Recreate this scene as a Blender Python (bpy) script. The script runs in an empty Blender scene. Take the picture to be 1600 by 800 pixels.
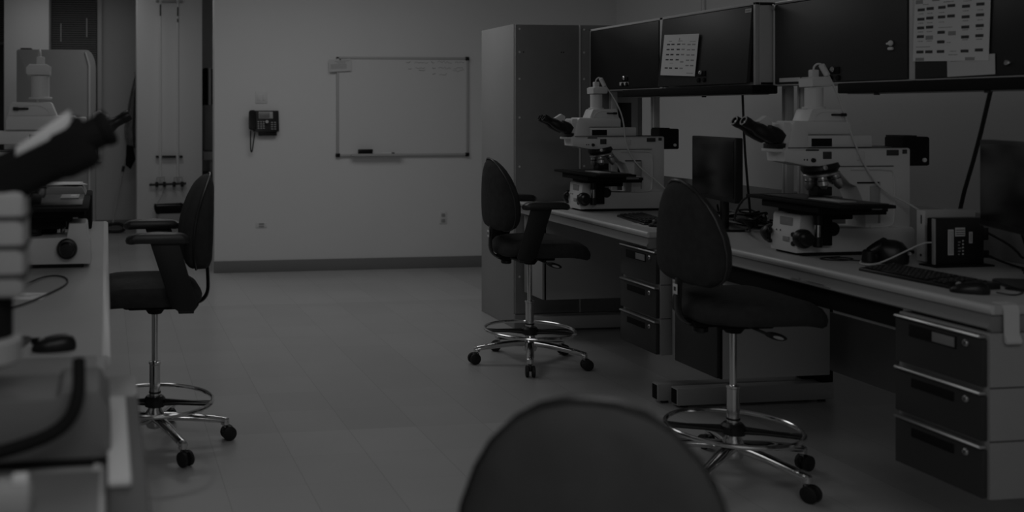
import bpy, bmesh, math, random
from mathutils import Vector, Matrix
random.seed(7)
C = bpy.context.scene.collection
PI = math.pi

# ------------------------------------------------------------------ materials
def mat(name, v, rough=0.6, metal=0.0, spec=0.4, noise=0.0, nscale=8.0, bump=0.0, bscale=200.0, coat=0.0):
    m = bpy.data.materials.new(name); m.use_nodes = True
    nt = m.node_tree; b = nt.nodes['Principled BSDF']
    b.inputs['Base Color'].default_value = (v, v, v, 1)
    b.inputs['Roughness'].default_value = rough
    b.inputs['Metallic'].default_value = metal
    b.inputs['Specular IOR Level'].default_value = spec
    b.inputs['Coat Weight'].default_value = coat
    tc = nt.nodes.new('ShaderNodeTexCoord')
    if noise > 0:
        n = nt.nodes.new('ShaderNodeTexNoise'); n.inputs['Scale'].default_value = nscale; n.inputs['Detail'].default_value = 4
        mr = nt.nodes.new('ShaderNodeMapRange')
        mr.inputs['From Min'].default_value = 0.3; mr.inputs['From Max'].default_value = 0.7
        mr.inputs['To Min'].default_value = v * (1 - noise); mr.inputs['To Max'].default_value = v * (1 + noise)
        nt.links.new(tc.outputs['Object'], n.inputs['Vector'])
        nt.links.new(n.outputs['Fac'], mr.inputs['Value'])
        nt.links.new(mr.outputs['Result'], b.inputs['Base Color'])
    if bump > 0:
        n2 = nt.nodes.new('ShaderNodeTexNoise'); n2.inputs['Scale'].default_value = bscale
        bp = nt.nodes.new('ShaderNodeBump'); bp.inputs['Strength'].default_value = bump; bp.inputs['Distance'].default_value = 0.002
        nt.links.new(tc.outputs['Object'], n2.inputs['Vector'])
        nt.links.new(n2.outputs['Fac'], bp.inputs['Height'])
        nt.links.new(bp.outputs['Normal'], b.inputs['Normal'])
    return m

M = {}
M['wall'] = mat('wall_paint', 0.80, 0.75, spec=0.2, noise=0.015, nscale=1.5, bump=0.05, bscale=300)
M['wallgrey'] = mat('grey_wall_paint', 0.60, 0.75, spec=0.2, noise=0.02, nscale=1.5)
M['ceil'] = mat('ceiling_tile', 0.7, 0.9)
M['base'] = mat('baseboard_vinyl', 0.22, 0.5)
M['pillar'] = mat('pillar_paint', 0.88, 0.7, spec=0.2)
M['top'] = mat('worktop_laminate', 0.47, 0.42, noise=0.03, nscale=3)
M['topL'] = mat('pale_worktop_laminate', 0.36, 0.42, noise=0.03, nscale=3)
M['edge'] = mat('worktop_edge', 0.62, 0.3)
M['apron'] = mat('bench_apron', 0.24, 0.5)
M['greymetal'] = mat('grey_painted_metal', 0.42, 0.45)
M['lightmetal'] = mat('light_painted_metal', 0.60, 0.4)
M['sidegrey'] = mat('cabinet_side_paint', 0.34, 0.5, noise=0.03, nscale=4)
M['door'] = mat('dark_cabinet_door', 0.040, 0.45, noise=0.10, nscale=3)
M['doorblack'] = mat('black_cabinet_door', 0.022, 0.4, noise=0.10, nscale=3)
M['lockerdoor'] = mat('dark_grey_locker_door', 0.24, 0.5, noise=0.06, nscale=3)
M['lockerside'] = mat('locker_side_paint', 0.36, 0.5, noise=0.03, nscale=3)
M['black'] = mat('black_plastic', 0.013, 0.35)
M['matte'] = mat('matte_black', 0.010, 0.8, spec=0.2)
M['rubber'] = mat('rubber', 0.016, 0.6)
M['screen'] = mat('screen_glass', 0.010, 0.25)
M['fabric'] = mat('charcoal_chair_fabric', 0.040, 0.85, spec=0.25, noise=0.15, nscale=30, bump=0.25, bscale=500)
M['fabricgrey'] = mat('grey_chair_fabric', 0.066, 0.85, spec=0.25, noise=0.12, nscale=14, bump=0.25, bscale=500)
M['vinyl'] = mat('black_armrest_vinyl', 0.022, 0.38, spec=0.6)
M['armpost'] = mat('black_armrest_post', 0.014, 0.45)
M['chrome'] = mat('chrome', 0.75, 0.14, metal=1.0)
M['alu'] = mat('aluminium', 0.62, 0.35, metal=0.9)
M['steel'] = mat('brushed_steel', 0.5, 0.3, metal=0.9)
M['scope'] = mat('microscope_enamel', 0.75, 0.38)
M['scopebase'] = mat('grey_microscope_base', 0.17, 0.45)
M['scopedark'] = mat('microscope_grey_enamel', 0.42, 0.4)
M['white'] = mat('white_plastic', 0.75, 0.4)
M['cable'] = mat('white_cable', 0.70, 0.5)
M['silver'] = mat('silver_plastic', 0.52, 0.4)
M['paper'] = mat('paper', 0.80, 0.8, spec=0.1)
M['paperdim'] = mat('card_paper', 0.66, 0.8, spec=0.1)
M['ink'] = mat('printed_ink', 0.06, 0.8)
M['inkgrey'] = mat('printed_grey', 0.34, 0.8)
M['board'] = mat('whiteboard_enamel', 0.76, 0.3)
M['boardframe'] = mat('whiteboard_frame', 0.50, 0.4)
M['plate'] = mat('wall_plate', 0.72, 0.5)
M['cloth'] = mat('dark_coat_cloth', 0.20, 0.9, noise=0.3, nscale=12)
M['slat'] = mat('blind_slat', 0.20, 0.5)
M['glassdark'] = mat('dark_window_glass', 0.02, 0.15)
M['printer'] = mat('printer_grey', 0.25, 0.5)
M['wood'] = mat('dark_panel', 0.26, 0.55, noise=0.12, nscale=4)
M['ledge'] = mat('dark_ledge_laminate', 0.10, 0.5)
M['foam'] = mat('white_foam', 0.74, 0.8)
M['lcd'] = mat('phone_display', 0.20, 0.3)

def floor_mat():
    m = bpy.data.materials.new('vinyl_floor_tiles'); m.use_nodes = True
    nt = m.node_tree; b = nt.nodes['Principled BSDF']; L = nt.links.new
    N = nt.nodes.new
    tc = N('ShaderNodeTexCoord'); sep = N('ShaderNodeSeparateXYZ'); L(tc.outputs['Object'], sep.inputs[0])
    def mth(op, a, bb=None, c=None):
        n = N('ShaderNodeMath'); n.operation = op
        for i, q in enumerate((a, bb, c)):
            if q is None: continue
            if isinstance(q, (int, float)): n.inputs[i].default_value = q
            else: L(q, n.inputs[i])
        return n.outputs[0]
    T = 0.323
    ux = mth('DIVIDE', mth('SUBTRACT', sep.outputs[0], 0.46 - 40 * T), T)
    uy = mth('DIVIDE', mth('SUBTRACT', sep.outputs[1], 4.60 - 40 * T), T)
    fx, fy = mth('FRACT', ux), mth('FRACT', uy)
    gx = mth('MINIMUM', fx, mth('SUBTRACT', 1.0, fx)); gy = mth('MINIMUM', fy, mth('SUBTRACT', 1.0, fy))
    g = mth('LESS_THAN', mth('MINIMUM', gx, mth('MULTIPLY', gy, 3.0)), 0.007)
    cx, cy = mth('FLOOR', ux), mth('FLOOR', uy)
    cmb = N('ShaderNodeCombineXYZ'); L(cx, cmb.inputs[0]); L(cy, cmb.inputs[1])
    wn = N('ShaderNodeTexWhiteNoise'); wn.noise_dimensions = '2D'; L(cmb.outputs[0], wn.inputs['Vector'])
    # a band of slightly darker tiles crosses the aisle
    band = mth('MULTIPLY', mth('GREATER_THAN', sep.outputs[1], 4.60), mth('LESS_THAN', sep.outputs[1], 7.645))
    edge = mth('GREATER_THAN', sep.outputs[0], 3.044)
    ns = N('ShaderNodeTexNoise'); ns.inputs['Scale'].default_value = 3.0; ns.inputs['Detail'].default_value = 6; L(tc.outputs['Object'], ns.inputs['Vector'])
    v = mth('ADD', 0.50, mth('MULTIPLY', mth('SUBTRACT', wn.outputs['Value'], 0.5), 0.035))
    v = mth('ADD', v, mth('MULTIPLY', mth('SUBTRACT', ns.outputs['Fac'], 0.5), 0.06))
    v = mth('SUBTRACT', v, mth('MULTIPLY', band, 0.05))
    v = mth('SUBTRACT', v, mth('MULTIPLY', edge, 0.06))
    v = mth('MULTIPLY', v, mth('SUBTRACT', 1.0, mth('MULTIPLY', g, 0.20)))
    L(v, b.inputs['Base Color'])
    b.inputs['Roughness'].default_value = 0.30
    b.inputs['Specular IOR Level'].default_value = 0.45
    return m
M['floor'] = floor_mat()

# ------------------------------------------------------------------ mesh builder
class MB:
    """collects shapes into one mesh; every shape takes a material key"""
    def __init__(s): s.bm = bmesh.new(); s.mats = []
    def mi(s, key):
        if key not in s.mats: s.mats.append(key)
        return s.mats.index(key)
    def _fin(s, verts, key, Mx):
        fs = set()
        for v in verts:
            for f in v.link_faces: fs.add(f)
        k = s.mi(key)
        for f in fs: f.material_index = k; f.smooth = True
        if Mx is not None: bmesh.ops.transform(s.bm, matrix=Mx, verts=list(verts))
        return s
    def box(s, x0, x1, y0, y1, z0, z1, key, bev=0.0, seg=2, Mx=None):
        r = bmesh.ops.create_cube(s.bm, size=1.0)
        vs = r['verts']
        bmesh.ops.transform(s.bm, verts=vs, matrix=Matrix.Translation(((x0+x1)/2, (y0+y1)/2, (z0+z1)/2)) @ Matrix.Diagonal((abs(x1-x0), abs(y1-y0), abs(z1-z0), 1)))
        if bev > 0:
            es = list({e for v in vs for e in v.link_edges})
            rb = bmesh.ops.bevel(s.bm, geom=es, offset=min(bev, 0.49*min(abs(x1-x0), abs(y1-y0), abs(z1-z0))), segments=seg, profile=0.5, affect='EDGES')
            vs = list({v for f in rb['faces'] for v in f.verts} | {v for v in vs if v.is_valid})
        return s._fin(vs, key, Mx)
    def poly(s, pts, axis, a0, a1, key, bev=0.0, Mx=None):
        """extrude a closed 2-D outline along an axis ('x','y','z')"""
        def P(p, a):
            return {'x': (a, p[0], p[1]), 'y': (p[0], a, p[1]), 'z': (p[0], p[1], a)}[axis]
        A = [s.bm.verts.new(P(p, a0)) for p in pts]; B = [s.bm.verts.new(P(p, a1)) for p in pts]
        n = len(pts); fs = [s.bm.faces.new(A), s.bm.faces.new(B[::-1])]
        for i in range(n): fs.append(s.bm.faces.new((A[i], B[i], B[(i+1) % n], A[(i+1) % n])))
        bmesh.ops.recalc_face_normals(s.bm, faces=fs)
        vs = A + B
        if bev > 0:
            es = list({e for f in fs[:2] for e in f.edges})
            rb = bmesh.ops.bevel(s.bm, geom=es, offset=bev, segments=2, profile=0.5, affect='EDGES')
            vs = list({v for f in rb['faces'] for v in f.verts} | {v for v in vs if v.is_valid})
        return s._fin(vs, key, Mx)
    def lathe(s, prof, key, p=(0, 0, 0), d=(0, 0, 1), n=24, Mx=None):
        """prof: [(r, h)] revolved about direction d at p"""
        q = Vector((0, 0, 1)).rotation_difference(Vector(d).normalized())
        T = Matrix.Translation(p) @ q.to_matrix().to_4x4()
        rings = []; vs = []
        for r, h in prof:
            if r < 1e-5: ring = [s.bm.verts.new((0, 0, h))]
            else: ring = [s.bm.verts.new((r*math.cos(2*PI*i/n), r*math.sin(2*PI*i/n), h)) for i in range(n)]
            rings.append(ring); vs += ring
        fs = []
        for a, b in zip(rings, rings[1:]):
            for i in range(n):
                j = (i+1) % n
                if len(a) == 1 and len(b) == 1: continue
                if len(a) == 1: fs.append(s.bm.faces.new((a[0], b[i], b[j])))
                elif len(b) == 1: fs.append(s.bm.faces.new((a[i], b[0], a[j])))
                else: fs.append(s.bm.faces.new((a[i], a[j], b[j], b[i])))
        for ring in (rings[0], rings[-1]):
            if len(ring) > 2: fs.append(s.bm.faces.new(ring))
        bmesh.ops.recalc_face_normals(s.bm, faces=fs)
        bmesh.ops.transform(s.bm, matrix=T, verts=vs)
        return s._fin(vs, key, Mx)
    def cyl(s, a, b, r, key, r2=None, n=20, bev=0.0, Mx=None):
        a, b = Vector(a), Vector(b); L = (b-a).length; r2 = r if r2 is None else r2
        if bev > 0: prof = [(0, 0), (r-bev, 0), (r, bev), (r2, L-bev), (r2-bev, L), (0, L)]
        else: prof = [(0, 0), (r, 0), (r2, L), (0, L)]
        return s.lathe(prof, key, a, b-a, n, Mx)
    def tube(s, pts, r, key, n=8, closed=False, smooth=0, Mx=None, flat=None):
        """sweep a circle (or an ellipse: flat=(rx,rz)) along a polyline; r may be a list"""
        P = [Vector(p) for p in pts]
        for _ in range(smooth):
            Q = [] if closed else [P[0]]
            rng = range(len(P)) if closed else range(len(P)-1)
            for i in rng:
                a, b = P[i], P[(i+1) % len(P)]
                Q += [a*0.75+b*0.25, a*0.25+b*0.75]
            if not closed: Q.append(P[-1])
            P = Q
        k = len(P)
        if isinstance(r, (int, float)): R = [r]*k
        else:
            R = [r[0]+(r[-1]-r[0])*i/(k-1) if len(r) == 2 else r[min(len(r)-1, round(i*(len(r)-1)/(k-1)))] for i in range(k)]
        rings = []; up = None; vs = []
        for i in range(k):
            if closed: t = (P[(i+1) % k]-P[i-1]).normalized()
            else: t = (P[min(i+1, k-1)]-P[max(i-1, 0)]).normalized()
            if up is None:
                up = Vector((0, 0, 1)) if abs(t.z) < 0.9 else Vector((1, 0, 0))
            sd = t.cross(up)
            if sd.length < 1e-4: sd = t.cross(Vector((0, 1, 0)))
            sd.normalize(); up = sd.cross(t).normalized()
            fx, fz = (1, 1) if flat is None else flat
            ring = [s.bm.verts.new(P[i]+(sd*math.cos(2*PI*j/n)*fx+up*math.sin(2*PI*j/n)*fz)*R[i]) for j in range(n)]
            rings.append(ring); vs += ring
        fs = []
        for i in range(k if closed else k-1):
            a, b = rings[i], rings[(i+1) % k]
            for j in range(n): fs.append(s.bm.faces.new((a[j], a[(j+1) % n], b[(j+1) % n], b[j])))
        if not closed: fs += [s.bm.faces.new(rings[0]), s.bm.faces.new(rings[-1])]
        bmesh.ops.recalc_face_normals(s.bm, faces=fs)
        return s._fin(vs, key, Mx)
    def pillow(s, outline, prof, key, deform=None, centre=(0, 0), Mx=None):
        """closed outline [(u,v)] ; prof [(scale, w)] from one pole to the other ; deform(u,v,w)->xyz"""
        rings = []; vs = []
        for k, w in prof:
            if k < 1e-4: ring = [s.bm.verts.new(deform(centre[0], centre[1], w))]
            else: ring = [s.bm.verts.new(deform(centre[0]+(u-centre[0])*k, centre[1]+(v-centre[1])*k, w)) for u, v in outline]
            rings.append(ring); vs += ring
        n = len(outline); fs = []
        for a, b in zip(rings, rings[1:]):
            for i in range(n):
                j = (i+1) % n
                if len(a) == 1: fs.append(s.bm.faces.new((a[0], b[i], b[j])))
                elif len(b) == 1: fs.append(s.bm.faces.new((a[i], b[0], a[j])))
                else: fs.append(s.bm.faces.new((a[i], a[j], b[j], b[i])))
        bmesh.ops.recalc_face_normals(s.bm, faces=fs)
        return s._fin(vs, key, Mx)
    def quad(s, p, key):
        vs = [s.bm.verts.new(q) for q in p]; s.bm.faces.new(vs)
        return s._fin(vs, key, None)
    def mesh(s, name, angle=35):
        me = bpy.data.meshes.new(name); s.bm.to_mesh(me); s.bm.free()
        for k in s.mats: me.materials.append(M[k])
        try: me.set_sharp_from_angle(angle=math.radians(angle))
        except Exception: pass
        return me
    def build(s, name, parent=None, loc=None, angle=35):
        return link(name, s.mesh(name, angle), parent, loc)

def link(name, me, parent=None, loc=None, rot=None):
    o = bpy.data.objects.new(name, me); C.objects.link(o)
    if parent is not None: o.parent = parent
    if loc is not None: o.location = loc
    if rot is not None: o.rotation_euler = rot
    return o
def tag(o, label, cat, group=None, kind=None):
    o['label'] = label; o['category'] = cat
    if group: o['group'] = group
    if kind: o['kind'] = kind
    return o
def thing(name, label, cat, loc=(0, 0, 0), rz=0, group=None):
    o = bpy.data.objects.new(name, None); C.objects.link(o); o.empty_display_size = 0.05
    o.location = loc; o.rotation_euler = (0, 0, rz)
    return tag(o, label, cat, group)
def struct(name, mb):
    o = mb.build(name); o['kind'] = 'structure'; return o
def rrect(x0, x1, y0, y1, r, n=6):
    pts = []
    for cx, cy, a in ((x1-r, y1-r, 0), (x0+r, y1-r, 90), (x0+r, y0+r, 180), (x1-r, y0+r, 270)):
        for i in range(n+1):
            t = math.radians(a+90*i/n); pts.append((cx+r*math.cos(t), cy+r*math.sin(t)))
    return pts
def sellipse(rx, ry, n=32, e=2.5, c=(0, 0)):
    out = []
    for i in range(n):
        t = 2*PI*i/n; a, b = math.cos(t), math.sin(t)
        out.append((c[0]+rx*math.copysign(abs(a)**(2/e), a), c[1]+ry*math.copysign(abs(b)**(2/e), b)))
    return out

# ------------------------------------------------------------------ camera
H = 1.47
cam = bpy.data.cameras.new('camera'); co = bpy.data.objects.new('camera', cam); C.objects.link(co)
cam.sensor_width = 36; cam.lens = 36.0; cam.shift_x = 0.25; cam.shift_y = -0.1425
co.location = (0, 0, H); co.rotation_euler = (PI/2, 0, -math.atan(235/1600))
cam.clip_start = 0.05
cam.dof.use_dof = True; cam.dof.focus_distance = 5.6; cam.dof.aperture_fstop = 2.0
bpy.context.scene.camera = co

# ------------------------------------------------------------------ the room
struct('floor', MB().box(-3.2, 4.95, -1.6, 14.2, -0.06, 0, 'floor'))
struct('ceiling', MB().box(-3.2, 4.95, -1.6, 14.2, 3.0, 3.08, 'ceil'))
struct('wall_right', MB().box(4.84, 4.95, -1.6, 9.35, 0, 3.0, 'wall'))
struct('wall_back', MB().box(0.972, 4.84, 9.2, 9.35, 0, 3.0, 'wall'))
struct('wall_left', MB().box(-3.3, -3.2, -1.6, 12.9, 0, 3.0, 'wall'))
struct('wall_front', MB().box(-3.2, 4.95, -1.7, -1.6, 0, 3.0, 'wall'))
struct('wall_far', MB().box(-3.2, 4.95, 12.76, 12.9, 0, 3.0, 'wallgrey'))
struct('baseboard_back', MB().box(0.965, 4.84, 9.186, 9.2, 0, 0.105, 'base', 0.003))
struct('baseboard_far', MB().box(-3.2, 4.5, 12.745, 12.76, 0, 0.115, 'base', 0.003))
struct('trim_1', MB().box(4.82, 4.84, 7.72, 8.0, 2.02, 3.0, 'wall', 0.003).box(4.814, 4.82, 7.75, 7.97, 2.02, 3.0, 'wall', 0.001))
struct('wall_pillar', MB().box(0.349, 1.086, 11.6, 12.05, 0, 3.0, 'pillar', 0.004))
struct('wall_pier', MB().box(-1.182, -0.665, 12.35, 12.76, 0, 3.0, 'pillar', 0.004))

def window(name, x0, x1, zs, wname, lab, blind_to, wands):
    w = MB()
    w.box(x0-0.06, x0, 12.70, 12.76, zs, 2.95, 'greymetal', 0.004).box(x1, x1+0.055, 12.70, 12.76, zs, 2.95, 'lightmetal', 0.004)
    w.box(x0, x1, 12.70, 12.76, zs, zs+0.05, 'lightmetal', 0.004).box(x0, x1, 12.75, 12.758, zs+0.05, 2.95, 'glassdark')
    wo = struct(name, w)
    t = thing(wname, lab, 'window blind', ((x0+x1)/2, 12.68, blind_to))
    m = MB(); z = blind_to+0.03; hw = (x1-x0)/2-0.01
    while z < 2.9:
        m.box(-hw, hw, -0.012, 0.012, -0.001, 0.001, 'slat', Mx=Matrix.Translation((0, 0, z-blind_to)) @ Matrix.Rotation(math.radians(52), 4, 'X'))
        z += 0.027
    m.build('slats', t)
    MB().box(-hw, hw, -0.012, 0.012, 0, 0.022, 'slat', 0.003).build('bottom_rail', t)
    MB().box(-hw, hw, -0.02, 0.02, 2.9-blind_to, 2.94-blind_to, 'slat', 0.003).build('head_rail', t)
    for dx, za, zb in wands:
        MB().cyl((dx, -0.03, za-blind_to), (dx, -0.03, zb-blind_to), 0.006, 'white').build('wand', t)
window('window_1', -0.655, -0.10, 0.84, 'window_blind', 'closed grey venetian blind with two wands above the tall grey cabinet', 1.2, ((-0.16, 2.30, 2.52), (0.15, 2.36, 2.59)))
window('window_2', -2.1, -1.20, 0.84, 'window_blind', 'grey venetian blind half raised at the photo\'s left edge, past the pale pier', 2.26, ())

# ------------------------------------------------------------------ things on the back wall
t = thing('whiteboard', 'blank whiteboard with thin silver frame hung on the white wall', 'whiteboard', (2.725, 9.2, 1.05))
MB().box(-0.615, 0.615, -0.018, -0.002, 0.01, 0.895, 'board').build('panel', t)
f = MB()
f.box(-0.63, 0.63, -0.026, 0, 0.89, 0.912, 'boardframe', 0.003).box(-0.63, 0.63, -0.026, 0, -0.004, 0.018, 'boardframe', 0.003)
f.box(-0.63, -0.608, -0.026, 0, 0, 0.91, 'boardframe', 0.003).box(0.608, 0.63, -0.026, 0, 0, 0.91, 'boardframe', 0.003).build('frame', t)
for x, z in ((-0.618, 0.006), (0.618, 0.006), (0.618, 0.9)):
    MB().box(x-0.02, x+0.02, -0.031, 0.0, z-0.018, z+0.018, 'black', 0.008).build('corner_cap', t)
MB().poly([(-0.07, 0.0), (-0.0, 0.0), (-0.0, 0.012), (-0.062, 0.012), (-0.07, 0.02)], 'x', -0.5, -0.02, 'boardframe').build('pen_tray', t)
h = MB()
for zz, segs in ((0.865, ((0.03, 0.07), (0.11, 0.24), (0.27, 0.30), (0.33, 0.47), (0.50, 0.59))), (0.81, ((0.05, 0.08), (0.12, 0.21), (0.28, 0.31), (0.34, 0.46), (0.49, 0.58))), (0.785, ((0.15, 0.21), (0.48, 0.59))), (0.757, ((0.28, 0.31), (0.35, 0.42)))):
    for a, b in segs:
        n = max(2, int((b-a)/0.014)); pts = []
        for i in range(n+1):
            pts.append((a+(b-a)*i/n, -0.0195, zz+random.uniform(-0.012, 0.012)))
        h.tube(pts, 0.0016, 'inkgrey' if (b-a) > 0.06 else 'ink', n=4)
h.build('handwriting', t)
t2 = thing('whiteboard_eraser', 'dark felt whiteboard eraser resting on the tray of the whiteboard', 'eraser', (2.36, 9.163, 1.063))
MB().box(-0.065, 0.065, -0.025, 0.012, 0.0, 0.022, 'matte', 0.003).build('felt_pad', t2)
MB().box(-0.067, 0.067, -0.027, 0.012, 0.022, 0.048, 'black', 0.006).build('grip', t2)
t2 = thing('marker_pen', 'white marker pen lying beside the eraser on the whiteboard tray', 'marker', (2.575, 9.15, 1.071))
MB().cyl((-0.06, 0, 0), (0.03, 0, 0), 0.008, 'white', bev=0.002).build('barrel', t2)
MB().cyl((0.031, 0, 0), (0.06, 0, 0), 0.0085, 'black', bev=0.002).build('cap', t2)
t2 = thing('notice_sheet', 'small printed notice taped over the whiteboard\'s upper left corner', 'notice', (2.125, 9.166, 1.88))
Rn = Matrix.Rotation(math.radians(-3), 4, 'Y')
MB().box(-0.103, 0.103, -0.0006, 0.0006, -0.056, 0.056, 'paperdim', Mx=Rn).build('sheet', t2)
pr = MB()
pr.box(-0.05, 0.09, -0.0012, -0.0007, 0.035, 0.039, 'inkgrey', Mx=Rn).box(-0.03, 0.05, -0.0012, -0.0007, 0.022, 0.026, 'inkgrey', Mx=Rn)
for k in range(7): pr.box(-0.09, 0.06, -0.0012, -0.0007, 0.010-k*0.007, 0.0125-k*0.007, 'inkgrey', Mx=Rn)
pr.cyl((0.0, -0.001, 0.052), (0.0, -0.004, 0.052), 0.006, 'black').build('print', t2)

t = thing('wall_phone', 'black desk telephone mounted on the white wall left of the whiteboard', 'telephone', (1.42, 9.2, 1.28))
MB().poly([(0, 0.0), (-0.06, -0.005), (-0.055, 0.03), (-0.03, 0.185), (0, 0.185)], 'x', -0.10, 0.135, 'black', 0.004).build('body', t)
MB().box(-0.05, 0.115, -0.045, -0.01, -0.042, 0.0, 'black', 0.004).build('wall_bracket', t)
hs = MB(); hs.pillow(rrect(-0.033, 0.033, -0.09, 0.09, 0.025), [(0, -0.0), (0.8, 0), (1, 0.008), (1, 0.022), (0.85, 0.035), (0, 0.038)], 'black', lambda u, v, w: (-0.112+u, -0.062-w+0.012*math.cos(v/0.09*PI/2), 0.1+v))
hs.build('handset', t)
Rf = Matrix.Translation((0, -0.061, 0)) @ Matrix.Rotation(math.radians(-10), 4, 'X')
MB().box(-0.05, 0.08, -0.003, 0.004, 0.115, 0.178, 'scopedark', 0.002, Mx=Rf).build('display_bezel', t)
MB().box(-0.045, 0.05, -0.006, -0.002, 0.12, 0.172, 'lcd', 0.001, Mx=Rf).build('display', t)
kp = MB()
for r in range(4):
    for c in range(3): kp.box(-0.062+c*0.024, -0.046+c*0.024, -0.004, 0.002, 0.02+r*0.02, 0.032+r*0.02, 'inkgrey', 0.002, Mx=Rf)
for r in range(4):
    for c in range(2): kp.box(0.06+c*0.028, 0.08+c*0.028, -0.004, 0.002, 0.014+r*0.02, 0.024+r*0.02, 'inkgrey', 0.002, Mx=Rf)
kp.lathe([(0, 0.004), (0.014, 0.004), (0.014, 0)], 'silver', (0.02, -0.075, 0.085), (0, -1, 0.15)).build('keypad', t)
MB().tube([(-0.125, -0.05, 0.005), (-0.127, -0.05, -0.08), (-0.124, -0.045, -0.17), (-0.116, -0.045, -0.195), (-0.108, -0.045, -0.17), (-0.095, -0.045, -0.07), (-0.085, -0.045, -0.01)], 0.0055, 'rubber', smooth=2).build('coiled_cord', t)
t = thing('light_switch', 'pale switch plate on the white wall above the telephone', 'switch', (1.40, 9.2, 1.585))
MB().box(-0.055, 0.055, -0.006, 0, -0.055, 0.055, 'plate', 0.003).build('plate', t)
for dx in (-0.024, 0.024): MB().box(dx-0.012, dx+0.012, -0.011, -0.005, -0.028, 0.028, 'plate', 0.002).build('rocker', t)
def outlet(x, z, w, hh, lab):
    t = thing('wall_outlet', lab, 'outlet', (x, 9.2, z))
    MB().box(-w, w, -0.006, 0, -hh, hh, 'plate', 0.003).build('plate', t)
    for dz in (-hh*0.45, hh*0.45):
        MB().box(-w*0.5, w*0.5, -0.009, -0.005, dz-hh*0.28, dz+hh*0.28, 'inkgrey', 0.002).build('socket', t)
outlet(3.115, 0.465, 0.036, 0.057, 'pale electrical outlet low on the wall under the whiteboard')
outlet(1.40, 0.425, 0.05, 0.025, 'flat pale data outlet low on the wall under the telephone')

# ------------------------------------------------------------------ far-left room
t = thing('storage_cabinet', 'tall grey cabinet with rounded top corner beneath the window blind', 'cabinet', (-0.495, 10.9, 0))
pts = [(-0.396, 0.02), (0.394, 0.02), (0.394, 1.90)]
for i in range(1, 8):
    a = math.radians(90*i/8); pts.append((0.394-0.10*(1-math.cos(a)), 1.90+0.185*math.sin(a)*1.0))
pts += [(0.28, 2.085), (-0.38, 2.085), (-0.396, 2.07)]
MB().poly(pts, 'y', -0.3, 0.3, 'sidegrey', 0.006).build('body', t)
MB().poly([(0.32, 0.03), (0.34, 0.03), (0.34, 1.93), (0.30, 2.06), (0.285, 2.06), (0.32, 1.93)], 'y', -0.312, -0.298, 'lightmetal', 0.002).build('edge_trim', t)
MB().box(0.345, 0.39, -0.335, -0.298, 0.93, 1.03, 'lightmetal', 0.006).box(0.35, 0.37, -0.35, -0.335, 0.90, 1.06, 'lightmetal', 0.006).build('latch', t)
for x in (-0.35, 0.35): MB().cyl((x, -0.2, 0), (x, -0.2, 0.02), 0.025, 'black').cyl((x, 0.2, 0), (x, 0.2, 0.02), 0.025, 'black').build('foot', t)
MB().box(-0.36, -0.25, -0.28, -0.1, 2.085, 2.10, 'black', 0.003).build('top_vent', t)

t = thing('pipe_rack', 'pair of vertical gas pipes with four taps on the white pillar', 'gas pipes', (0.70, 11.6, 0.6))
for x in (-0.09, 0.105):
    MB().cyl((x, -0.035, 0.09), (x, -0.035, 2.38), 0.011, 'pillar').build('pipe', t)
    MB().box(x-0.008, x+0.008, -0.05, -0.022, 1.93, 2.03 if x > 0 else 2.06, 'black', 0.001).build('pipe_marker', t)
MB().box(0.097, 0.113, -0.05, -0.022, 1.86, 1.9, 'black', 0.001).build('pipe_marker', t)
for z, k in ((2.10, 'greymetal'), (0.345, 'black')):
    MB().box(-0.14, -0.108, -0.06, 0, z-0.012, z+0.012, k, 0.002).box(-0.07, 0.085, -0.06, 0, z-0.012, z+0.012, k, 0.002).box(0.125, 0.16, -0.06, 0, z-0.012, z+0.012, k, 0.002).build('bracket', t)
MB().tube([(-0.215, -0.045, 0.03), (0.2, -0.045, 0.042)], 0.013, 'black').box(-0.2, -0.19, -0.04, 0, 0.02, 0.045, 'black').box(0.18, 0.19, -0.04, 0, 0.025, 0.05, 'black').build('manifold_rail', t)
for x0, x1 in ((-0.13, -0.045), (0.065, 0.155)):
    MB().tube([(x0, -0.05, 0.04), (x0, -0.05, 0.11), (x1, -0.05, 0.115), (x1, -0.05, 0.05)], 0.005, 'greymetal').build('branch_pipe', t)
    for x in (x0, x1):
        v = MB().cyl((x, -0.045, 0.062), (x, -0.045, 0.005), 0.018, 'black', bev=0.003)
        v.cyl((x, -0.045, 0.035), (x, -0.095, 0.035), 0.014, 'black', bev=0.003).cyl((x, -0.045, 0.005), (x, -0.05, -0.035), 0.014, 'steel', r2=0.006).build('tap', t)
MB().tube([(-0.05, -0.06, -0.02), (-0.08, -0.06, -0.11), (-0.14, -0.05, -0.2)], 0.003, 'greymetal', smooth=1).build('hose', t)

t = thing('waste_bin', 'pale waste bin with black liner rim standing before the white pillar', 'waste bin', (0.70, 11.33, 0))
MB().pillow(rrect(-0.155, 0.155, -0.12, 0.12, 0.05), [(0, 0), (0.86, 0), (0.88, 0.01), (1.0, 0.41), (0.97, 0.41), (0.85, 0.02), (0, 0.02)], 'greymetal', lambda u, v, w: (u, v, w)).build('bin_body', t)
MB().pillow(rrect(-0.163, 0.163, -0.128, 0.128, 0.05), [(0.95, 0.34), (1.02, 0.365), (1.05, 0.40), (1.02, 0.428), (0.94, 0.42), (0.90, 0.30)], 'matte', lambda u, v, w: (u, v, w+0.006*math.sin(u*60))).build('bin_liner', t)

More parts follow.
